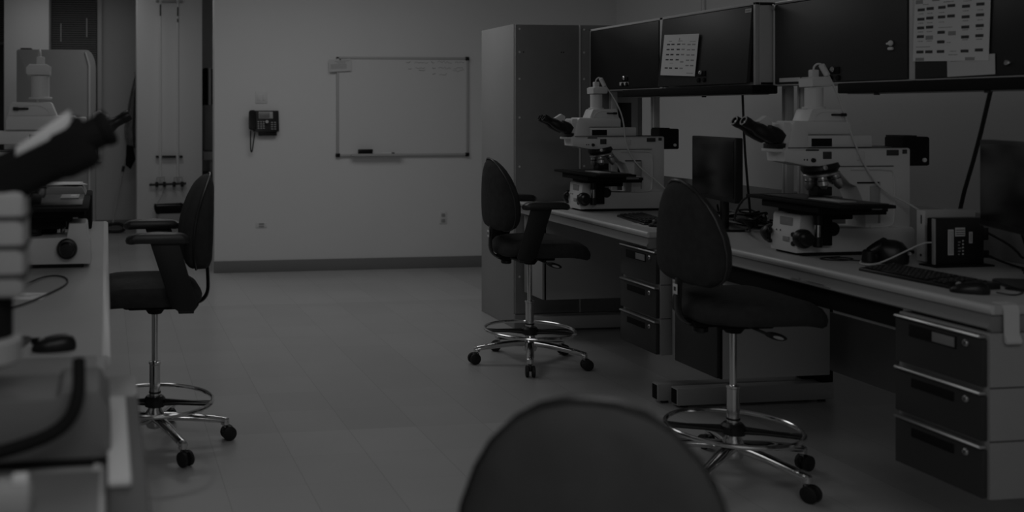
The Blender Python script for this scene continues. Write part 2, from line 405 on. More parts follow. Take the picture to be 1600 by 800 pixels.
t = thing('hanging_coat', 'dark coat hanging on the grey wall just left of the white pillar', 'coat', (0.30, 12.60, 0.75))
cm = MB(); pts = []
secs = [(1.15, 0.014, 0.06), (1.08, 0.022, 0.045), (0.96, 0.036, 0.03), (0.80, 0.052, 0.012), (0.65, 0.064, 0.0), (0.50, 0.074, -0.016), (0.40, 0.072, -0.012), (0.30, 0.058, -0.004), (0.25, 0.052, -0.004)]
rings = []; n = 40
for z, w, cx in secs:
    rings.append([cm.bm.verts.new((cx+0.015+w*math.cos(2*PI*i/n), (0.045+0.022*math.cos(5*2*PI*i/n+z*1.0))*math.sin(2*PI*i/n), z)) for i in range(n)])
for a, b in zip(rings, rings[1:]):
    for i in range(n): cm.bm.faces.new((a[i], a[(i+1) % n], b[(i+1) % n], b[i]))
cm.bm.faces.new(rings[0]); cm.bm.faces.new(rings[-1])
bmesh.ops.recalc_face_normals(cm.bm, faces=cm.bm.faces[:]); cm._fin([v for r in rings for v in r], 'cloth', None)
cm.build('coat_body', t, angle=80)
MB().poly([(-0.05, 0.30), (-0.06, 0.05), (0.0, 0.0), (0.06, 0.12), (0.03, 0.28)], 'y', -0.075, -0.045, 'matte', 0.006).build('sleeve_cuff', t)
MB().cyl((0.06, 0.0, 1.15), (0.06, 0.155, 1.19), 0.008, 'steel').build('hook', t)

t = thing('floor_mop', 'long-handled mop with coiled dark head leaning against the far grey wall', 'mop', (0.08, 12.35, 0))
MB().cyl((0, 0, 0.09), (0.185, 0.30, 1.02), 0.009, 'greymetal').build('handle', t)
MB().cyl((0.125, 0.203, 0.72), (0.138, 0.224, 0.785), 0.018, 'black').build('grip', t)
MB().tube([(0.0, 0.0, 0.11), (0.10, 0.02, 0.11), (0.15, 0.0, 0.06), (0.12, -0.04, 0.025), (0.0, -0.05, 0.022), (-0.09, -0.02, 0.03), (-0.08, 0.02, 0.09)], 0.02, 'rubber', closed=True, smooth=2).build('mop_head', t)

t = thing('equipment_rack', 'dark equipment rack glimpsed through the gap left of the white wall', 'rack', (1.42, 12.3, 0))
MB().box(-0.26, 0.3, -0.2, 0.3, 0.0, 0.72, 'black', 0.005).build('lower_case', t)
MB().box(-0.26, 0.3, -0.2, 0.3, 0.99, 1.53, 'wood', 0.005).build('middle_case', t)
MB().box(-0.15, -0.1, -0.21, -0.2, 1.05, 1.5, 'lockerdoor', 0.002).build('panel_edge', t)
MB().box(-0.28, 0.3, -0.28, 0.3, 0.88, 0.98, 'greymetal', 0.01).box(-0.2, 0.2, -0.24, 0.2, 0.73, 0.88, 'sidegrey', 0.01).build('shelf', t)
MB().box(-0.175, 0.3, -0.2, 0.3, 1.535, 1.96, 'matte', 0.004).build('upper_case', t)
MB().box(-0.212, -0.18, -0.2, 0.2, 1.53, 1.97, 'lightmetal', 0.003).build('rail', t)
MB().box(-0.26, -0.225, -0.2, 0.2, 1.53, 1.97, 'matte', 0.003).build('rail', t)
MB().box(0.2, 0.24, 0.2, 0.3, 0.7, 1.0, 'black', 0.003).build('rear_post', t)

# ------------------------------------------------------------------ tall cabinet
t = thing('tall_cabinet', 'tall two-door metal cabinet with pale side beyond the far bench end', 'cabinet', (2.72, 6.55, 0))
MB().box(0.0, 0.918, 0.024, 0.62, 0.0, 2.05, 'lockerside', 0.003).build('body', t)
for x0, x1, nm in ((0.004, 0.457, 0), (0.464, 0.914, 1)):
    d = MB().box(x0, x1, 0.0, 0.022, 0.10, 2.045, 'lockerdoor', 0.002).build('door', t)
    rv = MB()
    for z in (0.35, 0.75, 1.09, 1.42, 1.68, 1.86, 2.015):
        rv.lathe([(0.008, 0), (0.006, 0.004), (0, 0.005)], 'white', (x0+0.028, 0.0, z), (0, -1, 0), n=8)
    if nm == 0:
        for x, z in ((0.06, 1.86), (0.33, 1.86), (0.345, 1.86)): rv.lathe([(0.005, 0), (0, 0.002)], 'matte', (x, 0.0, z), (0, -1, 0), n=8)
    rv.build('rivets', d)
    if nm:
        w = MB().box(0.70, 0.875, -0.015, 0.0, 0.95, 1.56, 'greymetal', 0.004).build('window_frame', d)
        MB().box(0.728, 0.825, -0.019, -0.014, 1.0, 1.52, 'screen', 0.002).build('window_pane', w)
MB().box(0.0, 0.918, 0.004, 0.024, 0.0, 0.095, 'wood', 0.002).build('plinth', t)
MB().box(0.455, 0.466, -0.006, 0.018, 0.1, 2.045, 'lightmetal', 0.001).build('door_strip', t)

# ------------------------------------------------------------------ right-hand benches
ZT = 0.858
def bullnose(x0, x1, z0, z1, r=0.014, n=6):
    pts = [(x1, z0), (x1, z1)]
    zc = (z0+z1)/2; h = (z1-z0)/2
    for i in range(n+1):
        a = math.radians(90+180*i/n); pts.append((x0+r+r*math.cos(a), zc+h*math.sin(a)))
    return pts
def bench(name, label, L, rz, loc, feet, legs=True):
    """local x: front edge 0 -> rear; local y: 0 (near end) -> L"""
    t = thing(name, label, 'lab bench', loc, rz, 'right-hand lab benches')
    MB().poly(bullnose(0.0, 0.90, 0.829, ZT), 'y', 0.002, L-0.002, 'top', 0.0015).build('worktop', t)
    MB().poly([(0.002, 0.836), (-0.002, 0.842), (-0.003, 0.848), (0.0, 0.855), (0.006, 0.8585), (0.014, 0.8585), (0.014, 0.83), (0.006, 0.83)], 'y', 0.0, L, 'edge', 0.001).build('edge_band', t)
    MB().poly([(0.012, 0.829), (0.03, 0.829), (0.03, 0.781), (0.004, 0.781), (0.0, 0.786), (0.010, 0.80)], 'y', 0.012, L-0.012, 'apron').build('apron', t)
    MB().box(0.012, 0.88, 0.01, 0.03, 0.772, 0.829, 'apron', 0.004).build('end_rail', t); MB().box(0.012, 0.88, L-0.03, L-0.01, 0.772, 0.829, 'apron', 0.004).build('end_rail', t)
    for y in feet:
        f = MB().box(0.05, 0.90, y-0.03, y+0.03, 0.012, 0.098, 'greymetal', 0.006).build('foot', t)
        MB().box(0.047, 0.052, y-0.022, y+0.022, 0.02, 0.09, 'matte', 0.002).build('foot_opening', f)
        MB().cyl((0.10, y, 0), (0.10, y, 0.014), 0.02, 'black').cyl((0.85, y, 0), (0.85, y, 0.014), 0.02, 'black').build('leveller', f)
        if legs: MB().box(0.83, 0.895, y-0.03, y+0.03, 0.098, 0.829, 'matte', 0.004).build('leg', t)
    MB().box(0.60, 0.66, 0.1, L-0.1, 0.74, 0.829, 'matte', 0.004).build('cross_rail', t)
    return t
bn = bench('lab_bench', 'long grey-topped lab bench carrying the black computer and keyboard, nearest right', 1.922, 0, (2.735, 2.83, 0), (0.10, 1.885))
bf = bench('lab_bench', 'grey-topped lab bench running up to the tall two-door cabinet', 1.74, math.radians(-1.6), (2.685, 4.79, 0), (0.02, 1.70))
MB().box(0.665, 0.68, 0.45, 1.62, 0.235, 0.51, 'wood', 0.003).build('modesty_panel', bn)
MB().box(0.03, 0.04, 0.4, 1.45, 0.70, 0.785, 'matte', 0.003).build('inner_rail', bn)
MB().box(-0.0005, 0.004, 0.72, 0.95, 0.7905, 0.7925, 'inkgrey').box(-0.0005, 0.004, 0.90, 0.94, 0.794, 0.804, 'inkgrey').box(-0.0005, 0.004, 0.76, 0.86, 0.7975, 0.799, 'inkgrey').build('sticker', bn)
t = thing('strap', 'pale fabric strap folded over the near end of the right-hand bench', 'strap', (2.803, 2.83, 0.74))
MB().poly([(0.006, 0.122), (0.010, 0.122), (0.0, 0.118), (-0.005, 0.10), (-0.006, 0.03), (-0.016, 0.008), (-0.014, 0.0), (-0.006, 0.004), (-0.003, 0.03), (-0.002, 0.10), (0.004, 0.1185), (0.04, 0.1195), (0.04, 0.1225)], 'x', -0.026, 0.028, 'paperdim').build('strap_band', t)

def upright(lab, x, y):
    o = MB().box(-0.021, 0.021, -0.021, 0.021, 0, 0.735, 'lightmetal', 0.005).box(-0.022, -0.018, -0.005, 0.005, 0.02, 0.72, 'inkgrey').build('support_post', None, (x, y, ZT))
    tag(o, lab, 'post', 'steel posts under the overhead cabinets')
upright('pale steel post behind the near microscope head, left one of the close pair', 3.455, 4.79)
upright('pale steel post behind the near microscope head, right one of the close pair', 3.447, 4.66)
upright('pale steel post behind the far microscope, beside the dark framed panel', 3.45, 6.06)
upright('pale steel post close to the tall cabinet front, behind the far camera', 3.38, 6.47)
def back_rail(lab, x, y0, y1):
    o = MB().box(0, 0.017, 0, y1-y0, 0, 0.182, 'apron', 0.003).build('bench_back_panel', None, (x, y0, ZT)); tag(o, lab, 'back panel')
back_rail('low grey panel along the rear of the near right-hand bench', 3.605, 2.86, 4.74)
back_rail('low grey panel along the rear of the bench by the tall cabinet', 3.60, 4.80, 6.50)

# drawer pedestals hung under the bench
def pedestal(label, loc, w, depth, drawers=True, frontkey='door', sidekey='sidegrey', cat='drawer unit', nm='drawer_pedestal', rz=0, z1=0.77):
    t = thing(nm, label, cat, loc, rz)
    z0 = 0.25; top = z1
    MB().box(0.022, depth, 0.0, w, z0, top, sidekey, 0.003).build('carcass', t)
    if drawers:
        sm = MB()
        for z in (0.432, 0.600):
            sm.box(0.02, depth-0.01, -0.0012, 0.0, z-0.002, z+0.002, 'ink')
        sm.build('side_seams', t)
        for i, (za, zb) in enumerate(((0.253, 0.405), (0.432, 0.574), (0.602, 0.752))):
            d = MB().box(0.0, 0.02, 0.008, w-0.008, za, zb, frontkey, 0.003).build('drawer', t)
            MB().poly([(-0.006, zb+0.003), (-0.009, zb+0.007), (-0.006, zb+0.012), (0.018, zb+0.012), (0.018, zb+0.003)], 'y', 0.010, w-0.010, 'alu' if i < 2 else 'steel', 0.001).build('handle', d)
            MB().lathe([(0.011, 0), (0.011, 0.004), (0.008, 0.007), (0, 0.007)], 'steel', (0.0, 0.068, zb-0.024), (-1, 0, 0), n=16).box(-0.009, -0.006, 0.066, 0.070, zb-0.029, zb-0.019, 'ink').build('lock', d)
            if i == 2:
                MB().box(-0.003, 0.0, 0.105, 0.30, zb-0.052, zb-0.012, 'matte', 0.001).box(-0.0045, -0.0025, 0.11, 0.20, zb-0.048, zb-0.016, 'printer', 0.001).build('label_holder', d)
            else:
                MB().box(-0.003, 0.0, 0.115, 0.29, zb-0.045, zb-0.015, 'matte', 0.001).build('label_holder', d)
    else:
        d = MB().box(0.0, 0.02, 0.006, w-0.006, z0+0.002, top-0.004, frontkey, 0.003).build('door', t)
        MB().box(0.015, 0.024, 0.0, 0.012, z0, top, 'matte', 0.001).build('door_edge', t)
    MB().box(0.05, depth-0.05, 0.02, w-0.02, top, 0.829, 'matte', 0.003).build('hanger', t)
    return t
pedestal('black three-drawer unit hung under the near end of the right-hand bench', (2.713, 2.832, 0), 0.372, 0.52)
pedestal('black three-drawer unit hung under the bench behind the middle chair', (2.708, 4.742, 0), 0.372, 0.085)
pedestal('black-fronted cupboard hung under the bench behind the chair with a lever', (2.742, 4.283, 0), 0.36, 0.56, False, 'door', 'lightmetal', 'cupboard', 'hanging_cupboard')
pedestal('grey-fronted cupboard hung under the bench end by the tall cabinet', (2.775, 6.235, 0), 0.30, 0.62, False, 'greymetal', 'greymetal', 'cupboard', 'hanging_cupboard')

# ------------------------------------------------------------------ wall units over the right-hand benches
def flap_lock(parent, y, z, knob=True):
    m = MB().box(-0.012, 0, y-0.035, y+0.035, z-0.012, z+0.018, 'matte', 0.004)
    m.cyl((0, y-0.026, z-0.032), (-0.014, y-0.026, z-0.032), 0.013, 'matte', bev=0.003).cyl((0, y+0.026, z-0.032), (-0.014, y+0.026, z-0.032), 0.013, 'matte', bev=0.003)
    m.lathe([(0.013, 0), (0.013, 0.008), (0.008, 0.013), (0, 0.014)], 'chrome', (-0.010, y, z+0.008), (-1, 0, 0))
    return m.build('latch', parent)
def wall_unit(label, loc, L, mids, door_keys, tilts, depth=0.35, hgt=0.42, top_strip='lightmetal'):
    t = thing('overhead_cabinet', label, 'overhead cabinet', loc)
    MB().box(0.024, depth, 0, 0.016, 0, hgt, 'lightmetal', 0.002).box(0.024, depth, L-0.016, L, 0, hgt, 'lightmetal', 0.002).box(0.03, depth, 0, L, 0.0, 0.016, 'lightmetal', 0.002).box(0.024, depth, 0, L, hgt-0.018, hgt, 'lightmetal', 0.002).box(depth-0.012, depth, 0, L, 0, hgt, 'lightmetal', 0.002).build('carcass', t)
    fr = MB().box(0.0, 0.024, 0, L, hgt-0.014, hgt, top_strip, 0.002).box(0.0, 0.024, 0, 0.016, 0, hgt, 'lightmetal', 0.002).box(0.0, 0.024, L-0.016, L, 0, hgt, 'lightmetal', 0.002)
    for a in mids: fr.box(0.0, 0.024, a-0.016, a+0.016, 0, hgt, 'lightmetal', 0.002)
    fr.box(0.004, 0.03, 0.016, L-0.016, 0, 0.006, 'lightmetal', 0.001)
    fr.build('face_frame', t)
    ys = [0.016] + [q for a in mids for q in (a-0.018, a+0.018)] + [L-0.016]
    ds = []
    for i in range(len(ys)//2):
        d = MB().box(-0.004, 0.014, ys[2*i]+0.004, ys[2*i+1]-0.004, -(hgt-0.026), 0.0, door_keys[i], 0.002).build('door', t, (0.0, 0, hgt-0.018))
        d.rotation_euler = (0, math.radians(tilts[i]), 0)
        ds.append(d)
    return t, ds
uf, df = wall_unit('overhead cabinet with one hanging chart, beside the tall two-door cabinet', (3.25, 4.757, 1.597), 1.79, (0.885,), ('door', 'doorblack'), (4.5, 0))
un, dn = wall_unit('overhead cabinet with a magnet figure and taped chart, over the near bench', (3.335, 2.55, 1.593), 2.187, (1.287,), ('doorblack', 'door'), (0, 0), top_strip='steel')
# doors are hinged along the top edge: local z runs 0 (top) to -hgt (bottom)
flap_lock(df[0], 0.415, -0.335)
MB().box(-0.006, -0.004, 0.02, 0.07, -0.032, -0.012, 'paperdim').box(-0.007, -0.006, 0.026, 0.064, -0.026, -0.018, 'inkgrey').build('label_tag', df[0])
flap_lock(df[1], 1.30, -0.335)
MB().box(-0.006, -0.004, 1.26, 1.37, -0.372, -0.352, 'paperdim').build('label_tag', df[1])
flap_lock(dn[1], 1.74, -0.345)
MB().lathe([(0.013, 0), (0.013, 0.004), (0.009, 0.010), (0, 0.011)], 'chrome', (-0.004, 0.822, -0.348), (-1, 0, 0)).build('latch', dn[0])
MB().lathe([(0.014, 0), (0.016, 0.012), (0, 0.02)], 'steel', (0.0, 2.17, 0.395), (-1, 0, 0), n=12).build('hinge_cap', un)
t = thing('task_light', 'black under-cabinet light bar below the far overhead cabinet', 'light bar', (3.21, 4.72, 1.552))
MB().box(0.0, 0.14, 0.0, 1.31, 0, 0.044, 'matte', 0.006).build('housing', t)
MB().box(0.02, 0.12, 0.04, 1.27, -0.004, 0.002, 'greymetal', 0.002).build('diffuser', t)
MB().cyl((0.05, 0.5, 0.0), (0.05, 0.5, -0.012), 0.012, 'black').build('switch', t)
t = thing('task_light', 'black under-cabinet light bar below the near overhead cabinet', 'light bar', (3.32, 2.62, 1.546))
MB().box(0.0, 0.14, 0.0, 1.64, 0, 0.046, 'matte', 0.006).build('housing', t)
MB().box(0.02, 0.12, 0.04, 1.60, -0.004, 0.002, 'greymetal', 0.002).build('diffuser', t)
for y in (0.85, 1.42): MB().cyl((0.02, y, 0.0), (0.02, y, -0.01), 0.012, 'black').build('switch', t)

# papers: local u right->along -y (as seen from the aisle), v up
def sheet(name, label, cat, loc, w, h, ry, rx, blocks, lines, key='paper', header=None):
    t = thing(name, label, cat, loc)
    t.rotation_euler = (rx, ry, 0)
    MB().box(-0.0006, 0.0006, -w/2, w/2, -h/2, h/2, key).build('sheet', t)
    p = MB()
    for u, v, bw, bh, k in blocks:
        y = w/2-u*w; z = h/2-v*h
        p.box(-0.0012, -0.0007, y-bw*w/2, y+bw*w/2, z-bh*h/2, z+bh*h/2, k)
    for u, v, bw in lines:
        y = w/2-u*w; z = h/2-v*h
        x = -bw*w/2
        while x < bw*w/2:
            ww = min(random.uniform(0.004, 0.010), bw*w/2-x)
            p.box(-0.0012, -0.0007, y+x, y+x+ww, z-0.0016, z+0.0016, 'inkgrey'); x += ww+0.0025
    if header: p.box(-0.0012, -0.0007, -w/2*0.98, w/2*0.98, h/2-header*h, h/2, 'ink')
    p.build('print', t)
    return t
bl = []
for r in range(5):
    v = 0.24+r*0.125 + (0.08 if r == 4 else 0)
    for u in (0.16, 0.29, 0.46):
        bl.append((u, v, 0.09, 0.032, 'ink'))
    bl.append((0.60, v+(0.05 if r == 3 else 0), 0.09, 0.030, 'inkgrey'))
    for u in (0.76, 0.89): bl.append((u, 0.25+r*0.125, 0.09, 0.03, 'inkgrey'))
bl.append((0.47, 0.11, 0.012, 0.05, 'ink'))
sheet('wall_chart', 'printed chart of small dark blocks hanging on the far overhead cabinet door', 'chart', (3.217, 5.395, 1.782), 0.355, 0.235, math.radians(4.5), math.radians(3), bl, ((0.2, 0.16, 0.10), (0.5, 0.16, 0.12), (0.85, 0.18, 0.16), (0.3, 0.70, 0.10), (0.85, 0.93, 0.18)))
bl = []
for u, vs in ((0.10, (0.23, 0.37, 0.50, 0.63, 0.86)), (0.225, (0.22, 0.36, 0.495, 0.86)), (0.385, (0.215, 0.355, 0.58, 0.72, 0.86)), (0.51, (0.20, 0.35)), (0.70, (0.225, 0.375, 0.52, 0.66, 0.86)), (0.88, (0.21, 0.36, 0.51, 0.65, 0.85))):
    for v in vs: bl.append((u, v, 0.10, 0.042, 'ink'))
for u, v in ((0.07, 0.11), (0.30, 0.085), (0.225, 0.65), (0.53, 0.60)): bl.append((u, v, 0.10, 0.06, 'inkgrey'))
for u, v in ((0.10, 0.97), (0.77, 0.97)): bl.append((u, v, 0.12, 0.045, 'inkgrey'))
ls = [(0.16, 0.155, 0.08), (0.47, 0.14, 0.14), (0.72, 0.10, 0.08), (0.72, 0.15, 0.10), (0.89, 0.11, 0.10), (0.44, 0.51, 0.18), (0.14, 0.785, 0.2), (0.55, 0.86, 0.08), (0.55, 0.91, 0.12), (0.49, 0.73, 0.05)]
for u in (0.10, 0.225, 0.385, 0.70, 0.88):
    for v in (0.29, 0.43, 0.56, 0.70): ls.append((u, v, 0.07))
sheet('wall_chart', 'large printed chart with dark header taped across the near overhead cabinet doors', 'chart', (3.3265, 3.632, 1.803), 0.37, 0.275, 0, math.radians(2.2), bl, ls, header=0.07)
sheet('note_sheet', 'small blank-bottomed note tucked under the large chart on the near cabinet', 'note', (3.3285, 3.537, 1.643), 0.222, 0.078, 0, math.radians(-1), (), ((0.45, 0.12, 0.7), (0.45, 0.22, 0.75)), 'paperdim')
MB().box(-0.006, -0.004, 1.977, 2.13, -0.386, -0.366, 'paperdim').build('label_tag', dn[1])
t = thing('magnet_figure', 'small white magnet figure stuck on the black overhead cabinet door', 'magnet', (3.331, 3.945, 1.75))
MB().lathe([(0, 0), (0.010, 0.002), (0.013, 0.008), (0.009, 0.014), (0, 0.016)], 'white', (0, -0.004, 0.006), (-1, 0, 0)).box(-0.012, 0, 0.006, 0.020, 0.0, 0.010, 'white', 0.004).build('head', t)
MB().box(-0.012, 0, -0.016, 0.012, -0.024, -0.010, 'white', 0.005).build('body', t)

# ------------------------------------------------------------------ microscopes
def scope_meshes():
    D = {}
    def base(xf, key='scope', hf=0.172):
        m = MB()
        m.poly([(xf+0.004, 0.012), (xf, 0.03), (xf+0.004, 0.10), (xf+0.012, 0.112), (xf+0.016, hf-0.007), (xf+0.022, hf), (xf+0.085, hf), (xf+0.095, 0.118), (0.33, 0.112), (0.545, 0.112), (0.555, 0.10), (0.555, 0.012)], 'y', -0.088, 0.088, key, 0.006)
        m.box(xf+0.03, 0.55, -0.089, 0.089, 0.0, 0.014, 'matte', 0.002)
        return m
    D['base'] = base(0.0).mesh('base'); D['base_long'] = base(-0.33, 'scopebase', 0.128).mesh('base'); D['base_mid'] = base(-0.055).mesh('base')
    # column with framed recess + arm
    m = MB()
    m.poly([(0.34, 0.11), (0.555, 0.11), (0.555, 0.445), (0.545, 0.452), (-0.03, 0.452), (-0.038, 0.44), (-0.034, 0.395), (0.07, 0.374), (0.20, 0.370), (0.265, 0.30), (0.30, 0.285), (0.34, 0.20)], 'y', -0.062, 0.062, 'scope', 0.008)
    for s in (-1, 1):
        y0, y1 = (0.062, 0.068) if s > 0 else (-0.068, -0.062)
        m.tube([(0.27, s*0.064, 0.36), (0.455, s*0.064, 0.36), (0.475, s*0.064, 0.34), (0.475, s*0.064, 0.135), (0.455, s*0.064, 0.115), (0.36, s*0.064, 0.115)], 0.005, 'scope', smooth=1, n=6)
        m.box(0.30, 0.40, y0, y1, 0.30, 0.306, 'matte').box(0.40, 0.406, y0, y1, 0.13, 0.306, 'scopedark')
        m.box(0.36, 0.40, y0, y1, 0.21, 0.29, 'scopedark', 0.002)
        m.box(-0.02, 0.545, y0*1.0, y1*0.97, 0.4515, 0.4545, 'matte').box(0.09, 0.47, y0, y1*0.97, 0.372, 0.3745, 'matte')
    D['stand'] = m.mesh('stand')
    m = MB()
    for s in (-1, 1):
        y0, y1 = sorted((s*0.061, s*0.066))
        m.box(0.44, 0.495, y0, y1, 0.418, 0.442, 'ink', 0.001).box(0.515, 0.535, y0, y1, 0.425, 0.443, 'ink', 0.001)
        m.box(0.14, 0.18, y0, y1, 0.405, 0.436, 'ink', 0.002).box(0.30, 0.335, y0, y1, 0.398, 0.436, 'plate', 0.002)
        m.box(0.06, 0.12, y0, y1, 0.440, 0.446, 'matte', 0.001)
        m.lathe([(0.010, 0), (0.009, 0.008), (0, 0.009)], 'black', (0.095, s*0.062, 0.40), (0, s, 0), n=12)
        for dx in (0.055, 0.068): m.lathe([(0.004, 0), (0, 0.003)], 'black', (dx, s*0.062, 0.402), (0, s, 0), n=8)
    D['arm_controls'] = m.mesh('arm_controls')
    m = MB()   # reflector / filter slot block between arm and head
    m.box(0.06, 0.375, -0.058, 0.058, 0.454, 0.505, 'scope', 0.004)
    for s in (-1, 1):
        y0, y1 = sorted((s*0.058, s*0.0605)); m.box(0.09, 0.185, y0, y1, 0.458, 0.492, 'matte', 0.001)
    D['filter_turret'] = m.mesh('filter_turret')
    # head
    m = MB()
    m.poly([(-0.026, 0.434), (0.077, 0.434), (0.077, 0.508), (0.276, 0.508), (0.276, 0.553), (0.266, 0.566), (0.012, 0.566), (0.0, 0.556), (-0.022, 0.45)], 'y', -0.064, 0.064, 'scope', 0.012)
    m.box(-0.068, 0.03, -0.050, 0.050, 0.434, 0.448, 'scope', 0.004).box(-0.060, 0.02, -0.046, 0.046, 0.448, 0.470, 'black', 0.002)
    m.box(-0.036, 0.04, -0.054, 0.054, 0.47, 0.560, 'scope', 0.01)
    D['head'] = m.mesh('head')
    m = MB()
    m.poly([(0.078, 0.564), (0.268, 0.564), (0.258, 0.610), (0.250, 0.618), (0.106, 0.618), (0.098, 0.612)], 'y', -0.052, 0.052, 'scope', 0.006)
    for s in (-1, 1):
        pts = [(0.17+0.065*math.cos(a), s*0.053, 0.566+0.04*math.sin(a)) for a in [PI*i/10 for i in range(11)]]
        m.tube(pts, 0.0022, 'scope', n=6)
        m.tube([(0.19, s*0.050, 0.592), (0.20, s*0.064, 0.592), (0.235, s*0.066, 0.592)], 0.0045, 'black', n=8).lathe([(0.007, 0), (0.007, 0.02), (0, 0.02)], 'black', (0.225, s*0.066, 0.592), (1, 0, 0), n=10)
    D['prism_housing'] = m.mesh('prism_housing')
    m = MB().cyl((0.145, 0, 0.617), (0.145, 0, 0.708), 0.036, 'scope').cyl((0.145, 0, 0.616), (0.145, 0, 0.626), 0.046, 'scope', bev=0.002).cyl((0.145, 0, 0.702), (0.145, 0, 0.706), 0.032, 'black')
    D['camera_tube'] = m.mesh('camera_tube')
    m = MB().poly([(0.106, 0.712), (0.192, 0.712), (0.198, 0.720), (0.198, 0.742), (0.185, 0.754), (0.120, 0.754), (0.104, 0.746)], 'y', -0.046, 0.046, 'white', 0.005)
    D['camera'] = m.mesh('camera')
    m = MB().box(0.128, 0.160, -0.014, 0.014, 0.752, 0.785, 'cable', 0.004)
    D['plug'] = m.mesh('plug')
    # binocular: body + eyepieces, pointing forward and up
    d = Vector((-0.88, 0, 0.47)).normalized()
    m = MB().pillow(rrect(-0.055, 0.055, -0.03, 0.03, 0.02), [(0, 0), (1.0, 0), (1.06, 0.04), (0.9, 0.07), (0, 0.072)], 'black',
                    lambda u, v, w: tuple(Vector((-0.03, 0, 0.492)) + d*w + Vector((0, u, 0)) + Vector((0.47, 0, 0.88))*v))
    D['binocular_body'] = m.mesh('binocular_body')
    m = MB().poly([(-0.125, 0.563), (-0.085, 0.588), (-0.060, 0.575), (-0.06, 0.51)], 'y', -0.016, 0.016, 'scope', 0.003)
    D['binocular_bridge'] = m.mesh('binocular_bridge')
    for s, nm in ((-1, 'a'), (1, 'b')):
        p = Vector((-0.066, s*0.032, 0.494))
        m = MB().lathe([(0, 0), (0.026, 0), (0.029, 0.03), (0.029, 0.075), (0.024, 0.088), (0.021, 0.10), (0.021, 0.125), (0.023, 0.13), (0.023, 0.15), (0.021, 0.158), (0.014, 0.158), (0.012, 0.150), (0, 0.149)], 'black', p, d, n=20)
        m.lathe([(0.013, 0), (0.006, 0.003), (0, 0.0035)], 'steel', p+d*0.1485, d, n=16)
        D['eyepiece_'+nm] = m.mesh('eyepiece')
    # nosepiece and objectives
    ax = Vector((0.20, 0, -0.98)).normalized()
    c = Vector((0.175, 0, 0.372))
    m = MB().lathe([(0, -0.012), (0.074, -0.012), (0.078, 0.008), (0.068, 0.024), (0.070, 0.028), (0.072, 0.036), (0.045, 0.046), (0, 0.048)], 'black', c, ax, n=28)
    m.lathe([(0.0705, 0.024), (0.0745, 0.027), (0.0745, 0.035), (0.070, 0.037)], 'steel', c, ax, n=28)
    m.lathe([(0.011, 0), (0.009, 0.006), (0, 0.007)], 'steel', c+Vector((-0.03, -0.070, -0.004)), (-0.3, -1, 0), n=14)
    D['nosepiece'] = m.mesh('nosepiece')
    side = ax.cross(Vector((0, 1, 0))).normalized()
    for i in range(5):
        a = 2*PI*i/5+0.3
        rad = side*math.cos(a)+Vector((0, 1, 0))*math.sin(a)
        p = c+ax*0.034+rad*0.048; dd = (ax+rad*0.22).normalized()
        L = 0.058+0.006*((i*2) % 3)
        m = MB().lathe([(0, 0), (0.0165, 0), (0.0180, 0.004), (0.0180, 0.016), (0.0165, 0.018), (0.0180, 0.02), (0.0180, L*0.76), (0.013, L*0.88), (0.009, L), (0, L)], 'alu', p, dd, n=18)
        m.lathe([(0.0183, 0.022), (0.0183, 0.027)], 'ink', p, dd, n=18)
        D['objective_%d' % i] = m.mesh('objective')
    # stage: long plate across, slide holder, cross drive below
    m = MB()
    m.box(-0.045, 0.20, -0.40, 0.19, 0.226, 0.240, 'matte', 0.003).box(-0.02, 0.17, -0.40, 0.10, 0.240, 0.246, 'black', 0.002)
    m.box(-0.03, 0.21, -0.26, 0.10, 0.196, 0.224, 'matte', 0.003).box(0.02, 0.36, -0.16, 0.06, 0.176, 0.197, 'matte', 0.003)
    m.box(0.20, 0.37, -0.155, -0.12, 0.188, 0.206, 'black', 0.002).box(0.21, 0.34, -0.158, -0.150, 0.195, 0.202, 'steel', 0.001)
    m.box(0.05, 0.30, -0.04, 0.04, 0.145, 0.18, 'matte', 0.004).cyl((0.17, 0, 0.115), (0.17, 0, 0.195), 0.03, 'black')
    m.box(0.14, 0.21, -0.03, 0.03, 0.246, 0.285, 'black', 0.004)
    D['stage'] = m.mesh('stage')
    D['slide_tray'] = MB().box(0.0, 0.075, -0.34, -0.16, 0.2465, 0.251, 'scopedark', 0.001).box(0.01, 0.035, -0.30, -0.225, 0.251, 0.252, 'plate').mesh('slide_tray')
    D['stage_bracket'] = MB().box(0.085, 0.145, -0.115, -0.075, 0.045, 0.20, 'matte', 0.004).cyl((0.17, -0.06, 0.11), (0.17, -0.09, 0.11), 0.03, 'black', bev=0.003).mesh('stage_bracket')
    D['stage_drive'] = MB().cyl((0.065, -0.13, 0.20), (0.065, -0.13, 0.135), 0.017, 'black').cyl((0.065, -0.13, 0.14), (0.065, -0.13, 0.082), 0.012, 'chrome', n=14).cyl((0.065, -0.13, 0.085), (0.065, -0.13, 0.042), 0.018, 'black', bev=0.003).mesh('stage_drive')
    for s, nm in ((-1, 'a'), (1, 'b')):
        D['focus_knob_'+nm] = MB().lathe([(0, 0), (0.038, 0.0), (0.040, 0.006), (0.040, 0.026), (0.036, 0.034), (0.030, 0.036), (0.029, 0.05), (0.024, 0.058), (0, 0.060)], 'black', (0.018, s*0.088, 0.075), (0, s, 0), n=28).mesh('focus_knob')
    m = MB()
    m.box(-0.001, 0.0, -0.0, 0.0, 0, 0, 'ink') if False else None
    m.box(0.010, 0.0165, -0.045, 0.035, 0.122, 0.156, 'inkgrey', 0.002).box(-0.002, 0.002, -0.04, 0.0, 0.055, 0.075, 'inkgrey', 0.001)
    for y in (-0.07, -0.045): m.lathe([(0.004, 0), (0, 0.003)], 'ink', (0.002, y+0.09, 0.098), (-1, 0, 0), n=8)
